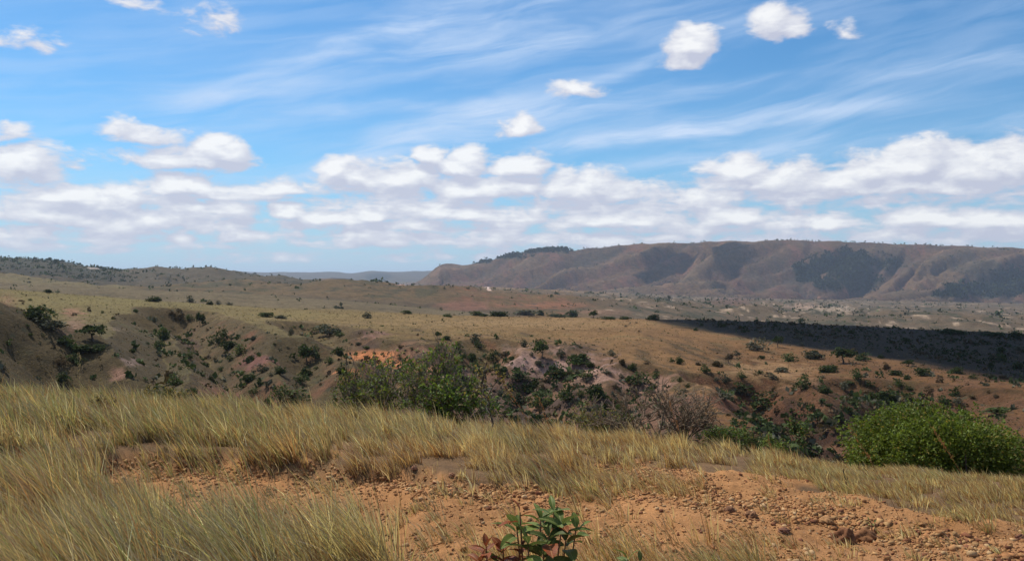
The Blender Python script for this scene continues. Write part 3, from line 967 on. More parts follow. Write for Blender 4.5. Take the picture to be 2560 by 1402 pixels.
MID = [
 # px, base y, w, h, kind, shape, label
 (94,797,62,38,'dark','round','large round dark green bush at the head of the left gully'),
 (124,824,62,40,'grey','loose','wide grey green shrub in the left gully just below the large round bush'),
 (232,852,62,46,'dark','tree','umbrella shaped dark tree standing on the far bank of the left gully'),
 (160,858,44,26,'dark','loose','dark scrub filling the left gully between round bush and umbrella tree'),
 (208,880,50,26,'dark','round','dark shrub in the shade under the umbrella shaped tree'),
 (248,878,34,22,'green','loose','green shrub on the right foot of the umbrella shaped tree'),
 (190,905,40,30,'dark','loose','dark shrub where the left gully narrows against the bare round spur'),
 (151,912,26,24,'brown','loose','brownish shrub low on the edge of the bare round spur'),
 (157,957,26,28,'dark','round','dark shrub at the bottom of the left gully above the grass'),
 (383,754,32,18,'dark','round','lone dark domed bush on the skyline of the yellow plateau'),
 (474,756,22,20,'grey','loose','grey shrub on the plateau skyline right of the domed bush'),
 (525,762,16,14,'dark','round','small dark bush on the plateau, first of the short skyline row'),
 (544,762,13,14,'grey','loose','small upright grey shrub in the middle of the short skyline row'),
 (574,763,18,10,'grey','loose','low pale shrub at the right end of the short skyline row'),
 (121,732,19,12,'dark','round','small dark bush on the far edge of the yellow plateau at left'),
 (663,792,37,14,'dark','flat','flat dark green bush lying on the open yellow grass'),
 (700,796,30,12,'grey','flat','flat grey bush beside the flat dark green one on open grass'),
 (726,838,15,24,'grey','loose','thin upright grey shrub alone on the smooth grass slope'),
 (500,816,26,38,'dark','tree','upright dark tree at the red head of the second gully'),
 (470,800,20,18,'green','loose','small green shrub left of the upright tree at the gully head'),
 (448,800,26,30,'brown','loose','brown green shrub at the upper end of the second gully'),
 (428,786,18,14,'brown','loose','small rusty shrub on the gully rim below the plateau'),
 (387,806,28,18,'grey','loose','grey green shrub spreading over the slope above the rocky scar'),
 (408,850,26,34,'green','round','rounded green shrub standing upslope of the rocky scar'),
 (393,872,36,26,'green','loose','green shrub just above the upper end of the rocky scar'),
 (331,882,14,12,'dark','round','tiny dark bush left of the rocky scar'),
 (475,898,20,28,'green','loose','narrow green shrub on the smooth spur right of the scar'),
 (437,966,38,36,'green','loose','olive shrub low on the spur just above the grass crest'),
 (549,856,42,36,'dark','loose','dark green thicket on the left rim of the second gully'),
 (572,872,34,28,'dark','round','dark bush below the thicket in the second gully'),
 (595,888,38,34,'green','loose','green bush halfway down the second gully beside red rocks'),
 (620,905,30,26,'dark','loose','dark scrub among the red rocks of the second gully'),
 (655,930,34,24,'grey','loose','grey scrub on the broken rocks at the bend of the second gully'),
 (620,953,32,24,'dark','round','oval dark green bush on the brown slope under the red rocks'),
 (700,935,24,22,'dark','round','small round dark bush right of the red rocks'),
 (635,985,26,20,'green','loose','small green shrub under the oval bush near the crest grass'),
 (769,912,50,58,'dark','tree','tall dark tree clump on the red slope left of the orange clearing'),
 (788,895,24,36,'dark','loose','dark shrub against the right side of the tall tree clump'),
 (767,940,26,30,'dark','round','dark green bush below the tall tree clump'),
 (752,956,32,26,'green','loose','green shrub at the foot of the red slope under the tree clump'),
 (823,836,62,28,'grey','loose','wide grey green thicket in the pink hollow of the plateau edge'),
 (802,826,32,18,'dark','loose','dark shrub at the left end of the wide thicket'),
 (850,842,24,18,'green','loose','green shrub at the right end of the wide thicket'),
 (846,890,26,26,'dark','round','dark rounded bush left of the orange clearing'),
 (826,908,22,20,'green','loose','small green shrub below the rounded bush by the orange clearing'),
 (705,1000,46,46,'green','loose','bushy olive shrub rising behind the crest grass in the left half'),
 (735,1006,60,38,'green','loose','broad olive shrub behind the crest grass, beside the bushy one'),
 (921,796,26,20,'grey','loose','grey open shrub on the flat plateau far above the clearing'),
 (1017,784,26,10,'green','flat','bright green low bush on the far plateau'),
 (1121,792,26,12,'green','flat','low green scrub on the plateau left of the black skyline bushes'),
 (1192,789,26,13,'dark','round','black looking bush, first in the line along the plateau edge'),
 (1211,791,20,11,'dark','flat','small black looking bush, second in the plateau edge line'),
 (1246,791,38,17,'dark','round','widest black looking bush in the line along the plateau edge'),
 (1310,788,62,15,'grey','flat','long grey green thicket along the plateau edge'),
 (1351,789,17,19,'dark','round','dark upright bush at the right end of the grey thicket'),
 (1390,792,46,11,'dark','flat','low dark scrub strip on the plateau edge under red cliffs'),
 (1431,792,28,19,'dark','round','dark rounded bush on the plateau edge beneath the red hillside'),
 (1483,795,25,22,'dark','tree','small dark tree on the plateau edge beneath the red hillside'),
 (1520,797,40,9,'dark','flat','low dark scrub strip right of the small plateau edge tree'),
 (1563,798,25,11,'dark','flat','flat black bush where the cloud shadow begins'),
 (1633,800,28,16,'dark','round','dark grey bush at the left tip of the cloud shadow'),
 (1094,846,15,19,'green','tree','little upright tree on the upper rim of the pink badlands'),
 (1116,848,17,12,'dark','round','small dark bush on the upper rim of the pink badlands'),
 (1146,872,26,26,'dark','loose','dark scrub bush above the central shrub on the badland rim'),
 (1190,856,30,26,'grey','loose','grey green bush high on the badland rim, centre'),
 (1198,870,24,20,'dark','loose','dark bush just under the grey green one on the badland rim'),
 (1178,902,22,30,'green','round','tall green bush on the badland slope right of the central shrub'),
 (1194,936,42,38,'green','loose','large green bush behind the right side of the central shrub'),
 (1231,900,26,30,'dark','loose','dark shrub between two tall green bushes in the badlands'),
 (1265,890,17,14,'brown','loose','small brownish bush above the pale pink slope'),
 (1313,868,22,24,'grey','loose','grey rounded bush on the tan slope above the badlands'),
 (1356,896,36,50,'green','tree','tall green tree standing on the upper edge of the pale pink slope'),
 (1352,862,26,16,'brown','loose','bare looking brown shrub behind the tall green tree'),
 (1406,893,26,26,'grey','loose','grey leafless looking shrub right of the tall green tree'),
 (1449,908,48,36,'green','round','broad green bush on the pale slope right of centre'),
 (1475,918,20,18,'dark','round','small dark bush at the right foot of the broad green bush'),
 (1390,944,50,46,'dark','round','large dark green bush in the middle of the pale pink slope'),
 (1420,1000,46,50,'green','loose','olive bush low in the badlands under the large dark one'),
 (1490,996,46,46,'dark','round','rounded dark bush low in the badlands, right of the olive one'),
 (1467,945,44,26,'green','loose','spreading green shrub between the broad bush and the low rounded bush'),
 (1300,950,60,32,'dark','loose','wide dark thicket on the shaded badland gully'),
 (1322,978,44,34,'dark','round','dark bush below the wide thicket in the badland gully'),
 (1356,1020,64,50,'green','loose','wide olive thicket at the bottom of the badlands'),
 (1250,940,30,26,'dark','loose','dark scrub on the left side of the badland gully'),
 (1290,1010,44,36,'dark','loose','dark low thicket at the badland bottom behind the grass'),
 (1529,890,22,18,'grey','loose','grey shrub on the tan slope above the right end of the pink rocks'),
 (1581,926,20,20,'dark','round','small dark bush on the tan slope above two green bushes'),
 (1599,962,54,36,'green','loose','dark green spreading bush at the right end of the badlands'),
 (1572,954,22,24,'green','round','green bush touching the left side of the spreading bush'),
 (1515,934,24,14,'grey','loose','flat grey shrub on pink soil right of the broad green bush'),
 (1894,876,50,36,'grey','loose','broad grey green bush near the edge of the cloud shadow'),
 (1945,868,25,32,'dark','tree','small tree with a leaning trunk at the edge of the cloud shadow'),
 (2033,898,42,30,'grey','round','rounded grey bush on the open slope between two small trees'),
 (2108,908,58,44,'dark','tree','spreading dark tree with a forked trunk on the right slope'),
 (2156,902,44,28,'dark','loose','dark shrub just right of the spreading forked tree'),
 (2202,896,15,14,'dark','round','small dark bush beyond the spreading forked tree'),
 (1970,904,36,26,'green','loose','green shrub left of the rounded grey bush'),
 (1906,897,15,11,'dark','flat','tiny dark bush under the broad grey green bush'),
 (1699,910,17,20,'dark','round','dark upright bush alone on the tan slope'),
 (1822,908,20,26,'brown','tree','thin bare looking tree on the tan slope'),
 (1842,890,16,18,'grey','loose','little grey shrub beside the thin bare looking tree'),
 (2070,930,46,22,'dark','flat','flat dark shrub under the spreading forked tree'),
 (2141,950,28,34,'green','loose','upright green shrub below the spreading forked tree'),
 (2215,934,16,30,'brown','tree','thin dark stemmed tree on the right slope'),
 (2241,938,28,18,'dark','round','low dark bush right of the thin dark stemmed tree'),
 (2309,940,38,26,'dark','flat','dark shrub with a grey rock below it on the right slope'),
 (2270,916,30,20,'dark','tree','small flat topped tree above the shrub with the grey rock'),
 (2008,972,38,42,'green','loose','tall grey green shrub beside the pale soil patch on the right slope'),
 (1956,930,36,14,'grey','flat','heap of pale grey brush above the pale soil patch'),
 (1856,980,52,32,'dark','loose','dark thicket left of the pale soil patch'),
 (1813,956,26,26,'grey','loose','grey shrub upslope of the thicket by the pale soil'),
 (1763,932,26,26,'green','loose','olive shrub on the tan slope left of the pale soil patch'),
 (1854,946,22,20,'green','loose','small green shrub at the left tip of the pale soil patch'),
 (1910,1018,60,40,'dark','loose','dark thicket above the overhanging bank of the right ravine'),
 (2061,984,28,24,'dark','round','dark bush above the mouth of the right ravine'),
 (2216,1006,52,40,'dark','round','very dark bush over the shaded hollow of the right ravine'),
 (2387,990,28,32,'dark','loose','dark shrub on red soil far up the right slope'),
 (2391,934,28,18,'dark','round','dark bush close under the shadow line at the right'),
 (2398,1010,32,22,'grey','loose','grey low shrub on red soil behind the big round bush'),
 (2498,1034,72,20,'green','flat','long low green shrub on the slope behind the big round bush'),
 (2245,966,26,22,'green','loose','green shrub on the orange soil above the big round bush'),
 (1810,1000,50,24,'grey','loose','low grey scrub on orange soil left of the right ravine'),
 (2370,834,42,17,'dark','round','black bush in the cloud shadow standing above the far skyline'),
 (2405,836,26,13,'dark','round','smaller black bush beside the one above the shadowed skyline'),
 (2002,808,22,15,'dark','tree','black tree on the skyline of the shadowed hill'),
 (2480,838,60,14,'dark','flat','long black thicket at the far end of the shadowed skyline'),
 (2540,842,30,16,'dark','round','black bush at the outermost end of the shadowed skyline'),
]
for row in MID:
    px, pyb, w, h, kind, shape, label = row
    rm = 420. if pyb < 800 and px > 1000 else 122.
    plant_mid(px, pyb, w*1.28, h*1.18, kind, shape, label, rmin=rm)

# scattered scrub: alike little bushes, largest as things of their own
ZONES = [
 # x0,x1,y0,y1 at the left end, y0,y1 at the right end, count, (w range), kinds, place, group
 (20,420,735,830,765,900,12,(9,16),('dark','green','brown'),'on the brown slopes around the left gullies','scrub bushes on the left gully slopes'),
 (430,800,800,985,830,1000,20,(10,22),('dark','green','brown','grey'),'on the reddish slopes of the second gully','scrub bushes of the second gully'),
 (850,1250,850,960,860,1030,26,(12,28),('dark','green','grey','brown'),'on the red ground behind the central shrub','scrub bushes behind the central shrub'),
 (1250,1720,880,1050,900,1085,38,(12,30),('dark','green','grey','brown'),'among the pink eroded rocks','scrub bushes in the pink badlands'),
 (1700,2540,905,1085,935,1040,50,(12,32),('dark','green','grey','brown'),'on the orange and tan slope at the right','scrub bushes on the right slope'),
 (1640,2560,806,820,850,940,16,(12,26),('dark','dark','grey'),'inside the cloud shadow on the right hillside','bushes inside the cloud shadow'),
]
KWORD = {'dark': 'dark green', 'green': 'olive green', 'grey': 'greyish', 'brown': 'dry brown'}
SWORD = {'round': 'domed', 'loose': 'straggly', 'flat': 'flat spreading'}
def free(px, py, w):
    for (a, b, c, d) in OCC:
        if abs(px-a) < (c+w*.5)*.75 and abs(py-b) < (d+w*.4)*.75: return False
    return True
for (x0, x1, ya0, ya1, yb0, yb1, cnt, (w0, w1), kinds, place, group) in ZONES:
    k = tries = 0
    while k < cnt and tries < 4000:
        tries += 1
        px = RND.uniform(x0, x1); t = (px-x0)/(x1-x0)
        lo, hi = ya0+(yb0-ya0)*t, ya1+(yb1-ya1)*t
        py = RND.uniform(lo, hi)
        w = RND.uniform(w0, w1)*(1.0 if RND.random() < .7 else 1.25)
        if not free(px, py, w): continue
        shape = RND.choice(('round', 'loose', 'loose', 'flat'))
        kd = RND.choice(kinds)
        size = 'smaller' if w < (w0+w1)/2 else 'larger'
        plant_mid(px, py, w, w*RND.uniform(.6, 1.0)*(.6 if shape == 'flat' else 1), kd, shape, f'{size} {KWORD[kd]} {SWORD[shape]} scrub bush {place}', 'shrub', group, 122., parts=False)
        k += 1

# everything smaller: joined scrub and far woods
def scrub_stuff(name, P, W, H, cols, mat, seed, per=10):
    """P (n,3) bases, W, H sizes, cols (n,3); each a few leaf clumps."""
    rg = np.random.default_rng(seed)
    n = len(P)
    d = unit(rg.normal(size=(n, per, 3))); d[..., 2] = np.abs(d[..., 2])
    rr = rg.random((n, per, 1))**.4
    Q = P[:, None, :]+d*rr*np.stack([W*.5, W*.5, H*.85], -1)[:, None, :]
    Q = Q.reshape(-1, 3)
    S = np.repeat(np.minimum(W, H*1.3)*.26, per)*(.7+.6*rg.random(n*per))
    V, Fc = leaf_quads(Q, S, rg, .7)
    c = np.repeat(cols, per, 0)*(.75+.5*rg.random((n*per, 1)))
    me = mesh_np(name, V, [Fc], np.repeat(c, 4, 0))
    o = obj(name, me, mat)
    o['kind'] = 'stuff'
    return o
M_scrub = mat_leaf('scrub_foliage', trans=.15, vary=0.0)

def scatter_where(weight, n, r0, r1, seed):
    """Random points on terrain cells, chosen by weight (NR,NC) in photo-area terms."""
    rg = np.random.default_rng(seed)
    i0, i1 = int(np.searchsorted(R, r0)), int(np.searchsorted(R, r1))
    Wt = (weight*INV)[i0:i1, :].copy()
    area = np.gradient(RR, axis=0)[i0:i1]*RR[i0:i1]*np.gradient(AA, axis=1)[i0:i1]
    Wt *= area/(RR[i0:i1]**1.0)
    p = Wt.ravel(); p = p/p.sum()
    idx = rg.choice(len(p), n, p=p)
    ii, jj = np.unravel_index(idx, Wt.shape); ii += i0
    fi, fj = rg.random(n), rg.random(n)
    i2, j2 = np.minimum(ii+1, NR-1), np.minimum(jj+1, NC-1)
    r = R[ii]*(1-fi)+R[i2]*fi; a = AZ[ii*0+jj]*(1-fj)+AZ[j2]*fj
    x, y = r*np.sin(a), r*np.cos(a)
    return np.stack([x, y, height(x, y)], -1)
BASE = {k: np.array(v[0]) for k, v in LEAF.items()}
def mixcols(n, seed, names):
    rg = np.random.default_rng(seed)
    return np.array([BASE[names[i]] for i in rg.integers(0, len(names), n)])
# near slopes
gul = np.maximum(ell(2060, 1060, 180, 55, PYe, .4), np.maximum(ell(2200, 1010, 130, 36, PYe, .4), ell(1870, 1080, 190, 40, PYe, .4)))
wt = (.008+1.1*gul*(RR > 125)*(RR < 300)+.26*BAD+.75*sstep(CARVE, 2.5, 6)*sstep(TANP, 1120, 1300)+.06*sstep(SL, .3, .6)+.12*sstep(CARVE, 1, 4)+.12*sstep(TANP, 1700, 1900)*sstep(PYe, 900, 960))*(RR > 125)
Pn = scatter_where(wt, 3300, 125, 420, 3)
sz = np.random.default_rng(4).gamma(3, .27, len(Pn))*(1+.5*sstep(sample(CARVE, Pn[:, 0], Pn[:, 1]), 2, 5))
Pn[:, 2] -= .1
scrub_stuff('scrub', Pn, sz*1.3, sz*.9, mixcols(len(Pn), 5, ('dark', 'green', 'grey', 'brown', 'green')), M_scrub, 6, 12)
wt = (.4+sstep(TANP, 1700, 2100)*1.5)*(RR > 300)
Pn = scatter_where(wt, 1500, 280, 640, 13)
sz = np.random.default_rng(14).gamma(3, .18, len(Pn))
scrub_stuff('scrub', Pn, sz*1.3, sz*.9, mixcols(len(Pn), 15, ('dark', 'brown', 'grey', 'brown')), M_scrub, 16, 8)
# middle hills and plain
wt = (.2+1.2*sstep(SL, .10, .3)+4.0*zone(-400, 330, 1900, 3300)+.9*plz*sstep(pn, -.1, .4)+.8*sstep(hf+hg, .2, .8))*(RR > 650)
Pn = scatter_where(wt, 5200, 650, 4300, 23)
rr_ = np.hypot(Pn[:, 0], Pn[:, 1])
sz = np.random.default_rng(24).gamma(4, 1.0, len(Pn))*np.clip(rr_/1500, .6, 1.5)
scrub_stuff('scattered_trees', Pn, sz*1.5, sz*.9, mixcols(len(Pn), 25, ('dark', 'green', 'grey', 'dark')), M_scrub, 26, 7)
# thicket added inside the cloud shadow outline, coloured darker to deepen the shade
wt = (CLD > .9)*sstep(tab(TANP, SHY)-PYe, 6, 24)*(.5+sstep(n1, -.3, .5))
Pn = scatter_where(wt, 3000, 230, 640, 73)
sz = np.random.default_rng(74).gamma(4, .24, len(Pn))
scrub_stuff('shade_thicket', Pn, sz*1.6, sz*1.0, mixcols(len(Pn), 75, ('dark', 'brown', 'dark'))*.6, M_scrub, 76, 9)
# woods in the mountain hollow, on its crest and along its foot
wt = woods*1.0
Pn = scatter_where(wt, 6500, 4400, 8200, 33)
sz = np.random.default_rng(34).gamma(6, 2.4, len(Pn))
scrub_stuff('forest', Pn, sz*1.6, sz*1.1, mixcols(len(Pn), 35, ('dark', 'dark', 'green'))*.5, M_scrub, 36, 6)
wt = mz*(.15+sstep(mn+.6*mf, .1, .6)+.8*sstep(TANP, 2200, 2500))*(1-woods)
Pn = scatter_where(wt, 3200, 4400, 7000, 43)
sz = np.random.default_rng(44).gamma(4, 1.9, len(Pn))
scrub_stuff('mountain_scrub', Pn, sz*1.6, sz*.9, mixcols(len(Pn), 45, ('dark', 'green', 'grey')), M_scrub, 46, 6)
# trees that break the skyline of the mountain crest and the left hills
sk = []
rk = np.random.default_rng(50)
for px in list(rk.uniform(1250, 1420, 60))+list(rk.uniform(1900, 2600, 60))+list(rk.uniform(1420, 1900, 12)):
    a = math.atan((px-CX)/F); j = int(np.argmin(np.abs(AZ-a)))
    col = (Z[:, j]-CZ)/R; m_ = (R > 5600)*(R < 7400); i = int(np.argmax(np.where(m_, col, -9)))
    sk.append((R[i]*math.sin(a), R[i]*math.cos(a), Z[i, j], 9+14*rk.random()*(1 if px < 1420 else .7)))
for px in list(rk.uniform(-60, 300, 90))+list(rk.uniform(300, 640, 14)):
    a = math.atan((px-CX)/F); j = int(np.argmin(np.abs(AZ-a)))
    col = (Z[:, j]-CZ)/R; m_ = (R > 2000)*(R < 3300); i = int(np.argmax(np.where(m_, col, -9)))
    sk.append((R[i]*math.sin(a), R[i]*math.cos(a), Z[i, j], 4+5*rk.random()))
sk = np.array(sk)
scrub_stuff('skyline_trees', sk[:, :3], sk[:, 3]*1.2, sk[:, 3], mixcols(len(sk), 55, ('dark', 'dark', 'green')), M_scrub, 56, 9)
# grass tussocks roughening the near slopes and plateau
wt = (1.0-.8*BAD)*(RR > 125)
Pn = scatter_where(wt, 17000, 125, 520, 63)
sz = .22+.35*np.random.default_rng(64).random(len(Pn))
tc_ = np.array([[.20, .145, .060], [.12, .085, .040], [.085, .075, .032]])[np.random.default_rng(65).integers(0, 3, len(Pn))]
scrub_stuff('tussock_grass', Pn, sz*1.6, sz*.9, tc_, M_scrub, 66, 5)
# ------------------------------------------------------------------ foreground: grass
def fore_xy(px, Y): return (px-CX)/F*Y, Y
def build_grass():
    rg = np.random.default_rng(101)
    # candidate tuft positions, polar, denser near the eye
    n = 34000
    r = 1.9+ (19.5-1.9)*rg.random(n)**.92
    a = np.arctan((rg.uniform(-260, 2820, n)-CX)/F)
    x, y = r*np.sin(a), r*np.cos(a)
    z = height(x, y)
    px = CX+F*x/y; py = CY-F*(z-CZ)/y
    dirt = sample(DIRT, x, y)
    clump = fbm(x/.55, y/.55, 201, 3); clump2 = fbm(x/1.8, y/1.8, 205, 3)
    dens = (.62+.5*clump2)*(.06+1.26*sstep(clump, -.20, .36))
    dens += .5*sstep(py, 1050, 1000)
    dens *= 1-.985*sstep(dirt+.15*clump, .30, .62)
    # islands of grass on the earth at the right bottom, thin cover on the right bank
    right = sstep(px, 1750, 2050)
    dens *= 1-right*(1-dirt)*(.35*sstep(clump2, .1, -.3))
    dens = np.where((px > 1650), dens*(.30+.70*sstep(clump2+.5*clump, -.25, .35)), dens)
    isl = np.exp(-(((px-1830)/250)**2+((py-1470)/72)**2))+.9*np.exp(-(((px-1300)/230)**2+((py-1500)/90)**2))+.15*np.exp(-(((px-1060)/90)**2+((py-1300)/60)**2))
    isl += .75*np.exp(-(((px-1430)/120)**2+((py-1215)/26)**2))+.5*np.exp(-(((px-1700)/60)**2+((py-1222)/18)**2))+.5*np.exp(-(((px-2110)/40)**2+((py-1262)/18)**2))
    isl += .5*np.exp(-(((px-2480)/120)**2+((py-1270)/40)**2))
    dens = np.maximum(dens, isl*(.8+.5*clump))
    dens += .025*(dirt > .5)
    keep = (rg.random(n) < dens*np.clip(.30+.75*(r/9), .3, 1.25)) & (r < 18.5)
    # in front of the frame's lower edge only what reaches into it
    x, y, z, px, py, dirt, clump, clump2, r = [q[keep] for q in (x, y, z, px, py, dirt, clump, clump2, r)]
    # height of the sward
    h = .30+.10*sstep(px, 1500, 300)
    h = h+.16*sstep(r, 7.5, 4.5)*sstep(px, 1500, 900)
    h = h*(1-.48*sstep(px, 1700, 2100))*(1-.25*sstep(dirt, .2, .6))
    h = h*(.84+.35*clump2+.42*clump)
    h = np.clip(h, .09, .80)
    nb = np.clip((34-1.0*r), 16, 34).astype(int)
    nb = (nb*(.7+.6*rg.random(len(nb)))).astype(int)
    t = np.repeat(np.arange(len(x)), nb)
    N_ = len(t)
    spread = (.035+.075*rg.random(len(x)))[t]
    ang = rg.uniform(0, 2*np.pi, N_); rad = spread*np.sqrt(rg.random(N_))
    bx, by = x[t]+rad*np.cos(ang), y[t]+rad*np.sin(ang)
    bz = height(bx, by)-.015
    tall = rg.random(N_) < .09
    H = h[t]*(.45+.75*rg.random(N_))*np.where(tall, 1.45, 1.0)
    # wind from the right: tips lean left, away a little
    splay = .55*rg.random(N_)**1.3
    gust = .22*fbm(x/1.1, y/1.1, 221, 2)[t]+.16*rg.normal(size=len(x))[t]
    wind = (.36+.40*rg.random(N_)+.18*clump2[t]+gust)*np.where(tall, 1.05, 1.0)
    flat_ = rg.random(N_) < .08
    wind = np.where(flat_, 1.5+rg.random(N_), wind)
    dx = -wind+splay*np.cos(ang); dy = .10*wind+splay*np.sin(ang)*.8+.20*rg.normal(size=N_)+.8*gust
    ln = np.hypot(dx, dy)
    up = 1/np.sqrt(1+ln*ln)
    ts = np.array([0, .38, .72, 1.0])
    # curve: upright at the base, bending over with height
    cx = [bx+dx*H*up*(tt**1.55) for tt in ts]
    cy = [by+dy*H*up*(tt**1.55) for tt in ts]
    cz = [bz+H*up*(tt*(1.12-.12*tt-.10*ln*tt)) for tt in ts]
    w0 = (.0015+.0019*rg.random(N_))*(1+r[t]/12)
    w0 = np.where(tall, w0*.7, w0)
    wa = rg.uniform(0, np.pi, N_)
    wx, wy = np.cos(wa), np.sin(wa)
    ws = [1.0, .85, .5]
    V = np.zeros((N_, 7, 3), np.float32)
    for k in range(3):
        for s_, off in ((0, -1), (1, 1)):
            V[:, 2*k+s_, 0] = cx[k]+off*wx*w0*ws[k]; V[:, 2*k+s_, 1] = cy[k]+off*wy*w0*ws[k]; V[:, 2*k+s_, 2] = cz[k]
    V[:, 6, 0], V[:, 6, 1], V[:, 6, 2] = cx[3], cy[3], cz[3]
    b = (np.arange(N_)*7)[:, None]
    q = np.concatenate([b+np.array([0, 1, 3, 2]), b+np.array([2, 3, 5, 4])])
    tr = b+np.array([4, 5, 6])
    # colours: straw, gold, green, red-brown stalks, grey dead
    pal = np.array([[.57,.435,.245],[.50,.335,.160],[.36,.305,.145],[.33,.175,.090],[.38,.30,.215],[.29,.280,.120],[.74,.61,.42]])
    left = sstep(px, 1300, 300)[t]
    fw = sstep(r, 5, 9)[t]
    gre = (.16*left+.06+.14*clump2[t]+.14*left*fw)
    u = rg.random(N_)
    idx = np.where(u < gre*.5, 2, np.where(u < gre, 5, np.where(u < gre+.17+.12*sstep(px, 1000, 1900)[t], 3, np.where(u < gre+.33, 4, np.where(u < gre+.38, 6, np.where(u < gre+.60, 1, 0))))))
    tuftc = rg.normal(size=(len(x), 1))[t]*.10
    c = pal[idx]*(1+tuftc+.12*rg.normal(size=(N_, 1)))
    gold = fbm(x/2.6, y/1.5, 231, 3)[t][:, None]
    c *= 1+gold*np.array([.05, -.06, -.10])+.22*clump[t][:, None]
    c *= .94
    c = np.clip(c, .03, .8)
    cc = np.repeat(c[:, None, :], 7, 1)
    cc[:, 0:2] *= np.array([.60, .50, .48])      # darker, browner foot on each blade
    me = mesh_np('grass', V.reshape(-1, 3), [q, tr], cc.reshape(-1, 3))
    o = obj('grass', me, mat_leaf('dry_grass_blades', trans=.5, rough=.6, spec=.15, vary=0))
    o['kind'] = 'stuff'
    print('grass blades', N_)
    return None
build_grass()

def stalks(name, base_h, mat, specs):
    """Long flowering stalks: (px, Y, length, lean) with a loose reddish head."""
    pass

M_stalk = mat_leaf('dry_stalk', trans=.2, rough=.7, spec=.15, vary=.1)
def seed_stalk(tip, foot, label, head=.28, col=(.34,.20,.09), hcol=(.36,.17,.075)):
    """tip, foot: (photo x, photo y, depth)."""
    P = [np.array([(p[0]-CX)/F*p[2], p[2], CZ-(p[1]-CY)/F*p[2]]) for p in (foot, tip)]
    P[0][2] = min(P[0][2], float(height(P[0][0], P[0][1])))
    P[0] = np.array([P[0][0], P[0][1], float(height(P[0][0], P[0][1]))-.02])
    rg = np.random.default_rng(int(abs(tip[0]*7+tip[1])))
    L = P[1]-P[0]
    root = empty('grass_stalk', P[0])
    pts = [L*t+np.array([0, 0, .06*float(np.linalg.norm(L))*math.sin(math.pi*t)]) for t in np.linspace(0, 1, 7)]
    segs = [(pts[i], pts[i+1], .0022*(1-.1*i), .0022*(1-.1*(i+1))) for i in range(6)]
    me = tubes_mesh('stem', segs, 4)
    at_ = me.color_attributes.new('albedo', 'FLOAT_COLOR', 'POINT')
    at_.data.foreach_set('color', np.tile(np.array([*col, 1], np.float32), len(me.vertices)))
    obj('stem', me, M_stalk, root)
    n = 46
    t = 1-head*rg.random(n)
    Q = np.array([L*tt+np.array([0, 0, .06*float(np.linalg.norm(L))*math.sin(math.pi*tt)]) for tt in t])+rg.normal(size=(n, 3))*.007
    d = unit(L[None]+rg.normal(size=(n, 3))*.25*np.linalg.norm(L))
    s = .008+.007*rg.random((n, 1)); w = unit(np.cross(d, rg.normal(size=(n, 3))))*.0019
    V = np.stack([Q-d*s, Q+w, Q+d*s, Q-w], 1).reshape(-1, 3)
    me = mesh_np('seed_head', V, [np.arange(4*n).reshape(-1, 4)], np.tile(np.array(hcol), (4*n, 1)))
    obj('seed_head', me, M_stalk, root)
    set_props(root, label, 'grass stalk')
seed_stalk((1245,940,5.6), (1505,1150,5.9), 'very long red brown grass stalk leaning across the middle, its tip against the badlands')
seed_stalk((1345,990,5.4), (1475,1145,5.9), 'red brown grass stalk with a thick head close beside the longest stalk')
seed_stalk((1665,985,5.6), (1770,1130,5.9), 'thin pale grass stalk leaning left before the bare twiggy shrub')
seed_stalk((2120,1060,5.2), (2310,1215,5.4), 'arched grass stalk crossing in front of the big round green bush')
seed_stalk((2325,1062,5.2), (2528,1222,5.4), 'long stout grass stalk slanting across the right half of the round bush')
seed_stalk((1920,1090,5.4), (1990,1200,5.8), 'short arching grass stalk in front of the small sapling')
seed_stalk((960,1010,5.5), (1020,1085,6.2), 'reddish seed head leaning left in front of the central shrub')
seed_stalk((20,1060,4.6), (130,1190,4.8), 'tan grass stalk at the far left, leaning over the green sward')
seed_stalk((198,880,6.5), (206,1010,6.6), 'single upright pale stalk standing before the left gully', .2, (.42,.34,.20), (.42,.32,.19))
seed_stalk((640,985,9), (760,1090,9.4), 'thin pale stalk rising above the crest grass left of centre')
seed_stalk((925,1150,3.6), (1010,1330,3.5), 'pale green stalk standing on the bare earth strip left of the leafy plant')
seed_stalk((1560,1110,5.0), (1450,1290,4.2), 'stiff straw stalk leaning right beside the gravelly bank')

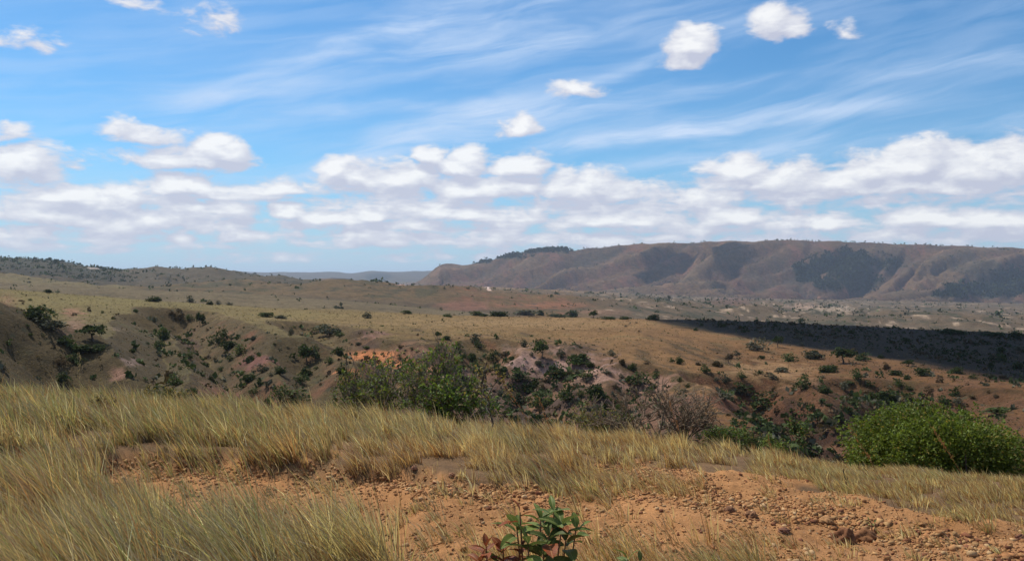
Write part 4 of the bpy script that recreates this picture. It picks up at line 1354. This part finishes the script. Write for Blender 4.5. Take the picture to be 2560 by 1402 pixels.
# ------------------------------------------------------------------ gravel and clods
ICO_V = None
def ico():
    t = (1+5**.5)/2
    v = np.array([(-1,t,0),(1,t,0),(-1,-t,0),(1,-t,0),(0,-1,t),(0,1,t),(0,-1,-t),(0,1,-t),(t,0,-1),(t,0,1),(-t,0,-1),(-t,0,1)], float)
    f = np.array([(0,11,5),(0,5,1),(0,1,7),(0,7,10),(0,10,11),(1,5,9),(5,11,4),(11,10,2),(10,7,6),(7,1,8),(3,9,4),(3,4,2),(3,2,6),(3,6,8),(3,8,9),(4,9,5),(2,4,11),(6,2,10),(8,6,7),(9,8,1)])
    return unit(v), f
M_clod = None
def build_clods():
    global M_clod
    M_clod = mat_ground('earth_clods', [(60, .8), (200, .7)], .004, .35)
    rg = np.random.default_rng(301)
    n = 210000
    r = 3.5+12*rg.random(n)**1.1
    a = np.arctan((rg.uniform(-100, 2700, n)-CX)/F)
    x, y = r*np.sin(a), r*np.cos(a)
    d = sample(DIRT, x, y); z = height(x, y)
    px = CX+F*x/y; py = CY-F*(z-CZ)/y
    ue_ = tab(px, u_edge)
    cl = fbm(x/.5, y/.5, 311, 4)
    band = np.exp(-((py-(ue_+38))/34)**2)*(px > 250)*sstep(px, 1750, 1500)
    rr2 = np.exp(-((py-(1215+(px-1650)*.20))/26)**2)*(px > 1600)      # the row of clods running down to the right
    band2 = np.exp(-((py-(1195))/26)**2)*np.exp(-((px-1550)/120)**2)
    w = d*(.15+.85*band+.8*rr2+.6*band2)*(.35+1.3*sstep(cl, -.25, .35))+.02*d
    k = rg.random(n) < w
    x, y, z, band, rr2, r = [q[k] for q in (x, y, z, band, rr2, r)]
    m = len(x)
    S = (.0042+.0050*rg.gamma(1.3, .7, m))*(1+.6*band+.7*rr2*rg.random(m))
    S = np.minimum(S, .028)
    iv, fc = ico()
    V = iv[None]*(1+.38*rg.normal(size=(m, 12, 1)).clip(-1.6, 1.6))
    sc_ = np.stack([.8+.5*rg.random(m), .8+.5*rg.random(m), .6+.35*rg.random(m)], -1)[:, None, :]
    th = rg.uniform(0, 6.28, m); c_, s_ = np.cos(th)[:, None], np.sin(th)[:, None]
    V = V*sc_*S[:, None, None]
    V = np.stack([V[..., 0]*c_-V[..., 1]*s_, V[..., 0]*s_+V[..., 1]*c_, V[..., 2]], -1)
    V += np.stack([x, y, z+S*.35], -1)[:, None, :]
    faces = (np.arange(m)*12)[:, None, None]+fc[None]
    pal = np.array([[.42,.215,.090],[.36,.17,.07],[.47,.27,.115],[.22,.090,.045],[.50,.32,.16]])
    c = pal[rg.choice(5, m, p=[.34,.26,.22,.10,.08])]*(1+.12*rg.normal(size=(m, 1)))
    c *= .86
    me = mesh_np('earth_clods', V.reshape(-1, 3), [faces.reshape(-1, 3)], np.repeat(c, 12, 0).clip(.02, .8))
    o = obj('earth_clods', me, M_clod); o['kind'] = 'stuff'
    print('clods', m)
build_clods()

def boulder(px, py, w, h, label, seed, col=(.17, .075, .036), rmin=3.0):
    """A lump of earth or rock whose foot stands at the photo point."""
    p = at(px, py, rmin, 30)
    W, H = w/F*p[1], h/F*p[1]
    import bmesh
    bm = bmesh.new(); bmesh.ops.create_icosphere(bm, subdivisions=4, radius=1)
    co = np.array([v.co[:] for v in bm.verts])
    rg = np.random.default_rng(seed)
    o1, o2 = rg.uniform(0, 50, 2)
    k = fbm(co[:, 0]*1.3+o1, co[:, 1]*1.3+co[:, 2]*1.7+o2, seed, 5)
    k2 = fbm(co[:, 0]*4+co[:, 2]*3+o2, co[:, 1]*4+o1, seed+3, 3)
    co = co*(1+.30*k+.14*k2)[:, None]
    co[:, 2] = np.where(co[:, 2] < -.35, -.35+(co[:, 2]+.35)*.2, co[:, 2])
    co = co*np.array([W*.5, W*.5, H*.62])
    for v, c in zip(bm.verts, co): v.co = c
    me = bpy.data.meshes.new('clod'); bm.to_mesh(me); bm.free()
    me.polygons.foreach_set('use_smooth', np.ones(len(me.polygons), bool))
    at_ = me.color_attributes.new('albedo', 'FLOAT_COLOR', 'POINT')
    c4 = np.ones((len(me.vertices), 4), np.float32); c4[:, :3] = np.array(col)*(1+.4*k2)[:, None].clip(.5, 1.6)
    at_.data.foreach_set('color', c4.ravel())
    o = obj('clod', me, M_clod, None, (p[0], p[1], p[2]+H*.22)); o.rotation_euler = (0, 0, rg.uniform(0, 6))
    set_props(o, label, 'clod')
boulder(2112,1358,54,42,'left one of the two big reddish brown clods on the bare earth',1)
boulder(2162,1352,56,36,'right one of the two big reddish brown clods on the bare earth',2,(.21,.10,.045))
boulder(2222,1338,28,14,'low flat clod just right of the two big ones',3,(.24,.12,.06))
boulder(1960,1330,28,14,'dark clod lying alone left of the two big ones',4,(.17,.08,.05))
boulder(1824,1278,24,16,'dark lump in the row of clods halfway down the bare earth',5,(.18,.09,.05))
boulder(1878,1292,30,18,'jagged brown lump in the clod row right of the dark one',6,(.22,.11,.055))
boulder(2066,1308,34,20,'crumbling ochre lump above the two big clods',7,(.30,.16,.07))
boulder(1757,1332,16,10,'small dark clod alone on smooth earth near the bottom grass',8,(.16,.075,.045))
boulder(2078,1342,14,10,'small dark clod touching the left of the two big ones',9,(.19,.09,.05))
boulder(1130,1190,17,11,'reddish clod on the crest of the gravel bank above the bare strip',10,(.30,.15,.08))
boulder(1036,1172,15,10,'reddish clod at the left on the crest of the gravel bank',11,(.28,.14,.08))
boulder(2552,1348,22,16,'dark clod at the very edge of the bare earth on the right',12,(.17,.08,.05))

# ------------------------------------------------------------------ foreground shrubs
def leaf_mesh(name, P, D, L, W, rg, cols, fold=.35):
    """Pointed folded leaves: base at P, along D, length L, width W (four triangles each)."""
    n = len(P)
    D = unit(D); side = unit(np.cross(D, unit(rg.normal(size=(n, 3))*.6+np.array([0, 0, 1.]))))
    nrm = np.cross(side, D)
    L, W = np.asarray(L).reshape(-1, 1), np.asarray(W).reshape(-1, 1)
    m = P+D*L*.5
    tip = P+D*L-nrm*L*.18
    l = m+side*W*.5+nrm*W*fold; r_ = m-side*W*.5+nrm*W*fold
    V = np.stack([P, l, m, r_, tip], 1).reshape(-1, 3)
    b = (np.arange(n)*5)[:, None]
    f = np.concatenate([b+np.array([0, 2, 1]), b+np.array([1, 2, 4]), b+np.array([0, 3, 2]), b+np.array([3, 4, 2])])
    return mesh_np(name, V, [f], np.repeat(cols, 5, 0))

M_leaf_g = mat_leaf('broad_green_leaves', trans=.38, rough=.55, spec=.18, vary=0)
M_bark_g = mat_bark('grey_bark', (.15, .118, .088), 30)
M_bark_t = mat_bark('brown_twigs', (.17, .118, .070), 30)
M_bark_d = mat_bark('dark_bark', (.06, .045, .035), 30)

def round_bush():
    """The big round green bush behind the crest on the right."""
    rg = np.random.default_rng(401)
    Y0 = 18.0
    cx_ = (2352-CX)/F*Y0
    gz = float(height(cx_, Y0))
    root = empty('round_bush', (cx_, Y0, gz))
    W = 208/F*Y0; top = CZ-(1003-CY)/F*Y0-gz
    lobes, K = [], []
    # outline lobes: x offset (photo px), top y (photo), size
    for px, ty, s in ((2188,1042,.42),(2235,1020,.46),(2300,1004,.46),(2345,1012,.46),(2395,1022,.46),(2440,1030,.46),(2490,1052,.44),(2525,1085,.40),(2545,1120,.36),(2165,1090,.38),(2170,1130,.38),(2260,1050,.55),(2330,1050,.6),(2410,1060,.6),(2470,1085,.5),(2215,1085,.5),(2280,1100,.6),(2360,1100,.65),(2440,1120,.6),(2500,1140,.45),(2220,1140,.5),(2320,1145,.6),(2400,1150,.6),(2285,1160,.4),(2470,1165,.45)):
        for dy in (-.75, 0., .75):
            if abs(dy) > .5 and (px < 2180 or px > 2520): continue
            zz = CZ-(ty-CY)/F*Y0-gz-s-abs(dy)*.22
            lobes.append(((px-2352)*.95/F*Y0-.06, dy+rg.normal()*.1, zz, s))
    pts, cols = [], []
    for (a, b, c, s) in lobes:
        n = int(760*(s/.5)**2)
        d = unit(rg.normal(size=(n, 3)))
        sub = .42*fbm(d[:, 0]*2.2+a*5, d[:, 1]*2.2+d[:, 2]*2.6+b*7, 5, 3)
        q = np.array([a, b, c])+d*(s*(1+sub)*(.78+.24*rg.random(n)))[:, None]
        pts.append(q); cols.append(np.full(n, rg.uniform(.8, 1.2)))
    P = np.concatenate(pts); Kc = np.concatenate(cols)
    k = P[:, 2] > .02
    P, Kc = P[k], Kc[k]
    n = len(P)
    D = unit(P-np.array([0, 0, .3]))+rg.normal(size=(n, 3))*.7
    base = np.array([.115, .150, .026])*Kc[:, None]*(.55+.9*rg.random((n, 1)))
    yl = rg.random(n) < .07
    base[yl] = np.array([.26, .20, .05])
    me = leaf_mesh('foliage', P, D, .058+.028*rg.random(n), .036+.016*rg.random(n), rg, base)
    obj('foliage', me, M_leaf_g, root)
    rd = random.Random(5); segs, tips = [], []
    for i in range(7):
        grow(rd, (rd.gauss(0, .25), rd.gauss(0, .15), -.3), (rd.gauss(0, .8), rd.gauss(0, .4), .8), .75, .035, 2, segs, tips, .6, .75, (2, 3), .05, .2, 3)
    me = tubes_mesh('branches', segs, 5); obj('branches', me, M_bark_d, root)
    set_props(root, 'big round bright green bush behind the grassy crest at the right edge', 'bush')
round_bush()

def open_shrub(name, px, Y0, pyb, top_py, W_px, seed, stems, depth, label, cat, leafn, lsize, lcol, bark, spread=.55, ln=.5, r0=.018, leaf_share=1.0, dead=0.0, yl=.1, up=.1, part='foliage', rmin=.0035):
    rg = np.random.default_rng(seed); rd = random.Random(seed)
    x0 = (px-CX)/F*Y0
    gz = float(height(x0, Y0))
    root = empty(name, (x0, Y0, gz))
    Ht = CZ-(top_py-CY)/F*Y0-gz; Wd = W_px/F*Y0
    segs, tips = [], []
    for i in range(stems):
        u = (i+.5)/stems*2-1
        grow(rd, (u*.10*Wd, rd.gauss(0, .1), -.05), (u*Wd*.5/max(Ht, .1)*1.1, rd.gauss(0, .3), 1), ln*Ht, r0, depth, segs, tips, spread, .72, (2, 3), up, .2, 3)
    # fit to the size
    A = np.array([s_[1] for s_ in segs])
    kx = Wd*.5/max(np.percentile(np.abs(A[:, 0]), 98), .01); kz = Ht/max(A[:, 2].max(), .01)
    S = np.array([kx, min(kx, 1.4), kz])
    segs = [(p*S, q*S, max(a, rmin), max(b, rmin)) for (p, q, a, b) in segs]; tips = [(p*S, d) for p, d in tips]
    obj('branches', tubes_mesh('branches', segs, 5 if depth < 4 else 4), bark, root)
    if leafn:
        sel = [t_ for t_ in tips if rd.random() < leaf_share]
        P = np.repeat(np.array([t_[0] for t_ in sel]), leafn, 0); D = np.repeat(np.array([t_[1] for t_ in sel]), leafn, 0)
        n = len(P)
        back = rg.random((n, 1))
        P = P-D*back*.14+rg.normal(size=(n, 3))*.022
        DD = D*.5+rg.normal(size=(n, 3))*.8
        c = np.array(lcol)*(.7+.6*rg.random((n, 1)))
        m_ = rg.random(n) < yl
        c[m_] = np.array([.24, .17, .06])
        obj(part, leaf_mesh(part, P, DD, lsize*(.7+.6*rg.random(n)), lsize*.55*(.7+.5*rg.random(n)), rg, c), M_leaf_g, root)
    set_props(root, label, cat)
    return root
# the leafy shrub in the centre: several stems of the same clump
open_shrub('leafy_shrub', 1000, 16.2, 1060, 870, 300, 21, 8, 4, 'large open leafy shrub with visible grey branches on the crest, centre', 'shrub', 5, .075, (.125,.155,.036), M_bark_g, .55, .36, .024, .42)
open_shrub('leafy_shrub', 1075, 16.2, 1060, 822, 210, 22, 5, 4, 'taller leafy branches rising at the back of the central shrub, half bare', 'shrub', 5, .085, (.140,.185,.042), M_bark_g, .45, .44, .030, .26, up=.2)
open_shrub('leafy_shrub', 1145, 15.6, 1060, 935, 200, 23, 7, 4, 'lower bright green leafy shrub against the right side of the central shrub', 'shrub', 6, .080, (.125,.180,.036), M_bark_g, .6, .36, .018, .5)
open_shrub('leafy_shrub', 905, 16.8, 1040, 925, 150, 24, 6, 4, 'dark leafy shrub against the left side of the central shrub', 'shrub', 8, .065, (.085,.110,.032), M_bark_g, .6, .38, .015, .9)
open_shrub('thin_sapling', 868, 16.0, 1040, 868, 46, 25, 1, 3, 'thin nearly bare sapling left of the central shrub', 'sapling', 3, .04, (.12,.12,.04), M_bark_d, .35, .5, .010, .5)
open_shrub('sapling', 1225, 12.6, 1085, 905, 120, 26, 1, 4, 'little sapling with a bare dark stem and sparse bronze leaves right of the central shrub', 'sapling', 5, .065, (.16,.14,.045), M_bark_d, .55, .48, .020, .8, yl=.4, rmin=.006)
open_shrub('olive_shrub', 1500, 16.5, 1095, 985, 140, 27, 6, 4, 'yellowish green half leafless shrub behind the crest left of the bare twiggy shrub', 'shrub', 5, .05, (.19,.19,.06), M_bark_g, .55, .4, .012, .6, yl=.3)
open_shrub('twiggy_shrub', 1650, 15.2, 1110, 950, 310, 28, 9, 4, 'wide leafless grey twiggy shrub sprawling on the crest right of centre', 'shrub', 1, .03, (.12,.11,.05), M_bark_t, .6, .34, .036, .25, up=.06, rmin=.0058)
open_shrub('twiggy_shrub', 1570, 15.4, 1110, 1040, 110, 29, 4, 4, 'low dark leafless branches in front of the wide twiggy shrub', 'shrub', 0, .03, (.1,.1,.05), M_bark_d, .7, .34, .03, .2, up=-.02, rmin=.007)
open_shrub('low_shrub', 1800, 15.4, 1125, 1062, 130, 30, 7, 3, 'low green shrub on the crest right of the bare twiggy shrub', 'shrub', 10, .05, (.11,.16,.04), M_bark_d, .6, .4, .010, .95)
open_shrub('low_shrub', 1880, 16.2, 1110, 1062, 90, 31, 5, 3, 'darker low shrub behind the low green one on the crest', 'shrub', 9, .045, (.07,.10,.03), M_bark_d, .6, .4, .010, .95)
open_shrub('low_shrub', 1935, 14.6, 1130, 1088, 46, 32, 3, 3, 'small bright leafy sprout between the low shrub and the small tree', 'shrub', 9, .05, (.15,.20,.05), M_bark_d, .5, .4, .008, 1)
open_shrub('small_tree', 2015, 14.4, 1150, 1045, 78, 33, 1, 4, 'small dark leaved tree with a thin trunk left of the big round bush', 'tree', 8, .055, (.075,.115,.028), M_bark_d, .7, .40, .014, 1)
open_shrub('low_shrub', 445, 15.5, 1010, 962, 60, 34, 4, 3, 'dark broad leaved shrub poking out of the crest grass in the left half', 'shrub', 7, .06, (.075,.085,.028), M_bark_d, .6, .4, .010, .9, yl=.25)
open_shrub('low_shrub', 365, 15.5, 1010, 968, 60, 35, 4, 3, 'yellowing leafy shrub in the crest grass left of the dark broad leaved one', 'shrub', 6, .05, (.13,.12,.04), M_bark_d, .6, .4, .008, .8, yl=.4)
open_shrub('low_shrub', 250, 12.5, 1040, 985, 70, 36, 4, 3, 'small olive bush standing in the tall grass at the left', 'shrub', 6, .035, (.12,.11,.04), M_bark_d, .6, .4, .008, .7, yl=.4)
open_shrub('dry_stick', 2117, 9.4, 1262, 1172, 22, 37, 1, 1, 'bare crooked stick standing in a dark tuft on the right bank', 'stick', 0, .03, (.1,.1,.05), M_bark_d, .25, .75, .009, 0, up=.15)

# the big leaved plant at the bottom centre
def broad_leaf(name, seed, L=1.0, W=.5, droop=.25, cup=.14):
    """One broad leaf, unit length along +Y, with a midrib fold, wavy margin and a short stalk."""
    rg = np.random.default_rng(seed); n, m = 9, 6
    V = []
    for i in range(n):
        t = i/(n-1)
        w = W*.5*math.sin(math.pi*min(1, max(.0, t*.93+.04)))**.75*(1-.15*t)
        if i == n-1: w = .004
        for j in range(m+1):
            u = j/m*2-1
            z = -droop*t*t+cup*abs(u)*w*2+.02*math.sin(7*t+seed+u*2)*abs(u)
            V.append((u*w, .10+t*.9, z))
    q = [(i*(m+1)+j, i*(m+1)+j+1, (i+1)*(m+1)+j+1, (i+1)*(m+1)+j) for i in range(n-1) for j in range(m)]
    b = len(V)
    V += [(-.012, 0, -.01), (.012, 0, -.01), (.012, .14, .0), (-.012, .14, .0)]
    q.append((b, b+1, b+2, b+3))
    cols = np.tile([[1., 1., 1.]], (len(V), 1))
    me = mesh_np(name, np.array(V), [np.array(q)], cols, True)
    return me
def mat_broad(name, col, vein):
    m, N = mat_base(name)
    tc = N.n('ShaderNodeTexCoord'); s_ = N.sep(tc.outputs['Object'])
    ax = N.m('ABSOLUTE', s_[0])
    rib = N.sm(ax, .022, .008)
    side = N.m('SINE', N.m('MULTIPLY', N.m('ADD', s_[1], N.m('MULTIPLY', ax, -.8)), 62.0))
    vn = N.m('MAXIMUM', rib, N.m('MULTIPLY', N.sm(side, .80, .98), .45))
    nz = N.noise(tc.outputs['Object'], 9.0, 4)
    oi = N.n('ShaderNodeObjectInfo'); k = N.m('MULTIPLY_ADD', oi.outputs['Random'], .5, .72)
    c = N.mix(N.sm(nz, .58, .72), col, (col[0]*2.2+.03, col[1]*1.1, col[2]))
    c = N.mix(1.0, c, N.xyz(k, k, k), 'MULTIPLY')
    c = N.mix(vn, c, vein)
    p = N.n('ShaderNodeBsdfPrincipled'); N.put(p.inputs['Base Color'], c); p.inputs['Roughness'].default_value = .5
    p.inputs['Specular IOR Level'].default_value = .12
    tr = N.n('ShaderNodeBsdfTranslucent'); N.put(tr.inputs[0], c)
    mx = N.n('ShaderNodeMixShader'); mx.inputs[0].default_value = .25
    N.put(mx.inputs[1], p.outputs[0]); N.put(mx.inputs[2], tr.outputs[0])
    o = N.n('ShaderNodeOutputMaterial'); N.put(o.inputs[0], mx.outputs[0])
    return m
MB = {'green': mat_broad('broad_leaf_green', (.120, .165, .036), (.26, .27, .09)),
      'rust': mat_broad('broad_leaf_rust', (.230, .070, .026), (.36, .17, .07)),
      'dark': mat_broad('broad_leaf_dark', (.080, .110, .028), (.18, .18, .06))}
BL = {}
def leaf_proto(k, i):
    if (k, i) not in BL:
        me = broad_leaf('leaf', 11+i*3+len(BL), W=(.46, .52, .40)[i], droop=(.22, .34, .45)[i], cup=(.16, .10, .2)[i])
        me.materials.append(MB[k]); BL[(k, i)] = me
    return BL[(k, i)]
def place_leaf(root, P, D, L, kind, rd):
    o = bpy.data.objects.new('leaf', leaf_proto(kind, rd.randrange(3)))
    COL.objects.link(o); o.parent = root
    d = Vector(D).normalized()
    side = d.cross(Vector((rd.gauss(0, .25), rd.gauss(0, .25), 1))).normalized()
    nrm = side.cross(d)
    M = Matrix((side, d, nrm)).transposed().to_4x4()
    o.matrix_local = Matrix.Translation(Vector(P)) @ M @ Matrix.Diagonal((L, L, L, 1))
    if kind == 'rust': o['label'] = 'rust brown withered leaf'
def broad_plant(name, px, Y0, label, whorls, seed):
    """whorls: (photo x, photo y, dy, leaves, length, kind)"""
    rd = random.Random(seed)
    x0 = (px-CX)/F*Y0; gz = float(height(x0, Y0))
    root = empty(name, (x0, Y0, gz))
    segs = []
    for (wx_, wy_, dy, n, L, kind) in whorls:
        Yq = Y0+dy
        q = np.array([(wx_-CX)/F*Yq-x0, dy, CZ-(wy_-CY)/F*Yq-gz])
        mid = q*.55+np.array([rd.gauss(0, .01), rd.gauss(0, .01), .04])
        segs += [((0, 0, -.03), mid, .006, .0045), (mid, q, .0045, .0028)]
        ph = rd.uniform(0, 6.28)
        for i in range(n):
            t = i/max(n-1, 1)
            a = ph+i*2.4
            el_ = .15+.95*t+rd.gauss(0, .12)
            d = (math.cos(a)*math.cos(el_), math.sin(a)*math.cos(el_), math.sin(el_))
            place_leaf(root, q-np.array([0, 0, .035*(1-t)]), d, L*(1.05-.35*t)*rd.uniform(.85, 1.1), kind if rd.random() > .08 else 'rust', rd)
    me = tubes_mesh('stem', [(np.array(a), np.array(b), c, d) for a, b, c, d in segs], 6)
    obj('stem', me, M_stemr, root)
    set_props(root, label, 'plant')
M_stemr = mat_bark('reddish_stem', (.17, .075, .035), 60)
broad_plant('broad_leaved_plant', 1345, 3.15, 'leafy plant with broad green and rusty leaves at the bottom centre', [
    (1352,1300,.05,7,.110,'green'),(1405,1312,.0,8,.115,'green'),(1292,1318,.02,6,.105,'green'),(1300,1280,-.03,3,.09,'rust'),
    (1372,1340,-.05,7,.115,'dark'),(1320,1362,-.08,6,.12,'green'),(1415,1350,.04,6,.115,'dark'),(1358,1385,-.06,7,.12,'dark'),(1440,1322,.05,4,.095,'green'),(1385,1278,.06,5,.095,'green')], 71)
broad_plant('withered_plant', 1232, 3.10, 'rusty red withered leafy plant at the left foot of the broad leaved plant', [
    (1215,1368,.0,7,.088,'rust'),(1258,1372,.03,7,.088,'rust'),(1202,1398,-.03,5,.09,'rust'),(1245,1398,.0,5,.075,'green'),(1300,1375,.02,5,.070,'rust')], 72)
broad_plant('broad_leaved_seedling', 1575, 3.2, 'low green broad leaved seedling at the bottom edge right of the leafy plant', [
    (1570,1398,.0,6,.085,'green'),(1600,1404,.02,4,.07,'dark')], 73)
broad_plant('small_seedling', 2180, 6.6, 'tiny green seedling on bare earth above the two big clods', [
    (2172,1300,.0,4,.045,'green'),(2186,1306,.02,4,.040,'green')], 74)
# ------------------------------------------------------------------ clouds overhead that shade the land
def shade_cloud(outline, H, puff, seed, n, thick=.5, rmin=122., world=None):
    """A cumulus at height H whose shadow falls on the ground outlined by photo points (or world points)."""
    rg = np.random.default_rng(seed)
    G = np.array([at(a, b, rmin)[:2] for a, b in outline]) if world is None else np.array(world, float)
    gz = float(np.mean(height(G[:, 0], G[:, 1])))
    off = SUNV[:2]/SUNV[2]*(H-gz)
    lo, hi = G.min(0), G.max(0)
    def inside(p):
        c = False
        for i in range(len(G)):
            a, b = G[i], G[i-1]
            if (a[1] > p[1]) != (b[1] > p[1]) and p[0] < (b[0]-a[0])*(p[1]-a[1])/(b[1]-a[1])+a[0]: c = not c
        return c
    def edge(p):
        d = 1e9
        for i in range(len(G)):
            a, b = G[i-1], G[i]; ab = b-a; t = np.clip(((p-a)@ab)/(ab@ab), 0, 1)
            d = min(d, float(np.hypot(*(p-a-t*ab))))
        return d
    iv, fc = ico()
    # one round of subdivision for rounder puffs
    V2 = list(map(tuple, iv)); F2 = []; cache = {}
    def midp(a, b):
        k = (min(a, b), max(a, b))
        if k not in cache:
            V2.append(tuple(unit(np.array(V2[a])+np.array(V2[b])))); cache[k] = len(V2)-1
        return cache[k]
    for a, b, c in fc:
        x, y, z = midp(a, b), midp(b, c), midp(c, a)
        F2 += [(a, x, z), (b, y, x), (c, z, y), (x, y, z)]
    V2, F2 = np.array(V2), np.array(F2)
    Vs, Fs = [], []; k = 0; tries = 0
    while k < n and tries < n*60:
        tries += 1
        p = lo+(hi-lo)*rg.random(2)
        if not inside(p): continue
        e = edge(p)
        r = min(e*1.02, puff*(.5+rg.random()))
        if r < puff*.07: continue
        V = V2*(1+.12*rg.normal(size=(len(V2), 1)))*np.array([r, r, r*thick])+np.array([p[0]+off[0], p[1]+off[1], H+r*thick*.6*rg.random()])
        Vs.append(V); Fs.append(F2+k*len(V2)); k += 1
    m, N = mat_base('cloud_white')
    d = N.n('ShaderNodeBsdfDiffuse'); d.inputs[0].default_value = (.9, .9, .9, 1)
    o = N.n('ShaderNodeOutputMaterial'); N.put(o.inputs[0], d.outputs[0])
    me = mesh_np('cloud', np.concatenate(Vs), [np.concatenate(Fs)], None, True)
    ob = obj('cloud', me, m); ob['kind'] = 'stuff'
def dd(px, Y): return ((px-CX)/F*Y, Y)
edge_pts = [tuple(at(a_, b_-2, 150.)[:2]) for a_, b_ in SHY]
shade_cloud(None, 1100, 34, 1, 1500, world=edge_pts+[dd(3300,260),dd(3300,640),dd(2600,680),dd(2100,650),dd(1800,620),dd(1650,600)])
shade_cloud([(1560,690),(1620,656),(1700,632),(1775,626),(1740,648),(1660,672),(1590,694)], 3300, 110, 2, 260, rmin=5000.)
shade_cloud([(1770,664),(1790,625),(1830,607),(1910,608),(1890,626),(1845,648),(1790,672)], 3300, 100, 3, 240, rmin=5000.)
# ------------------------------------------------------------------ haze
def build_haze():
    lo, hi, e = float(Z.min())-1.0, float(Z.max())+25.0, 47000.0
    V = [(x, y, z) for z in (lo, hi) for (x, y) in ((-e, -e), (e, -e), (e, e), (-e, e))]
    fc = np.array([[0, 3, 2, 1], [4, 5, 6, 7], [0, 1, 5, 4], [1, 2, 6, 5], [2, 3, 7, 6], [3, 0, 4, 7]])
    me = mesh_np('haze', np.array(V), [fc])
    m, N = mat_base('haze_air')
    pv = N.n('ShaderNodeVolumePrincipled')
    pv.inputs['Color'].default_value = (.66, .78, .96, 1)
    pv.inputs['Density'].default_value = HAZE_DENSITY
    pv.inputs['Anisotropy'].default_value = .2
    o = N.n('ShaderNodeOutputMaterial'); N.put(o.inputs['Volume'], pv.outputs[0])
    h = obj('haze', me, m)
    h['kind'] = 'stuff'
build_haze()
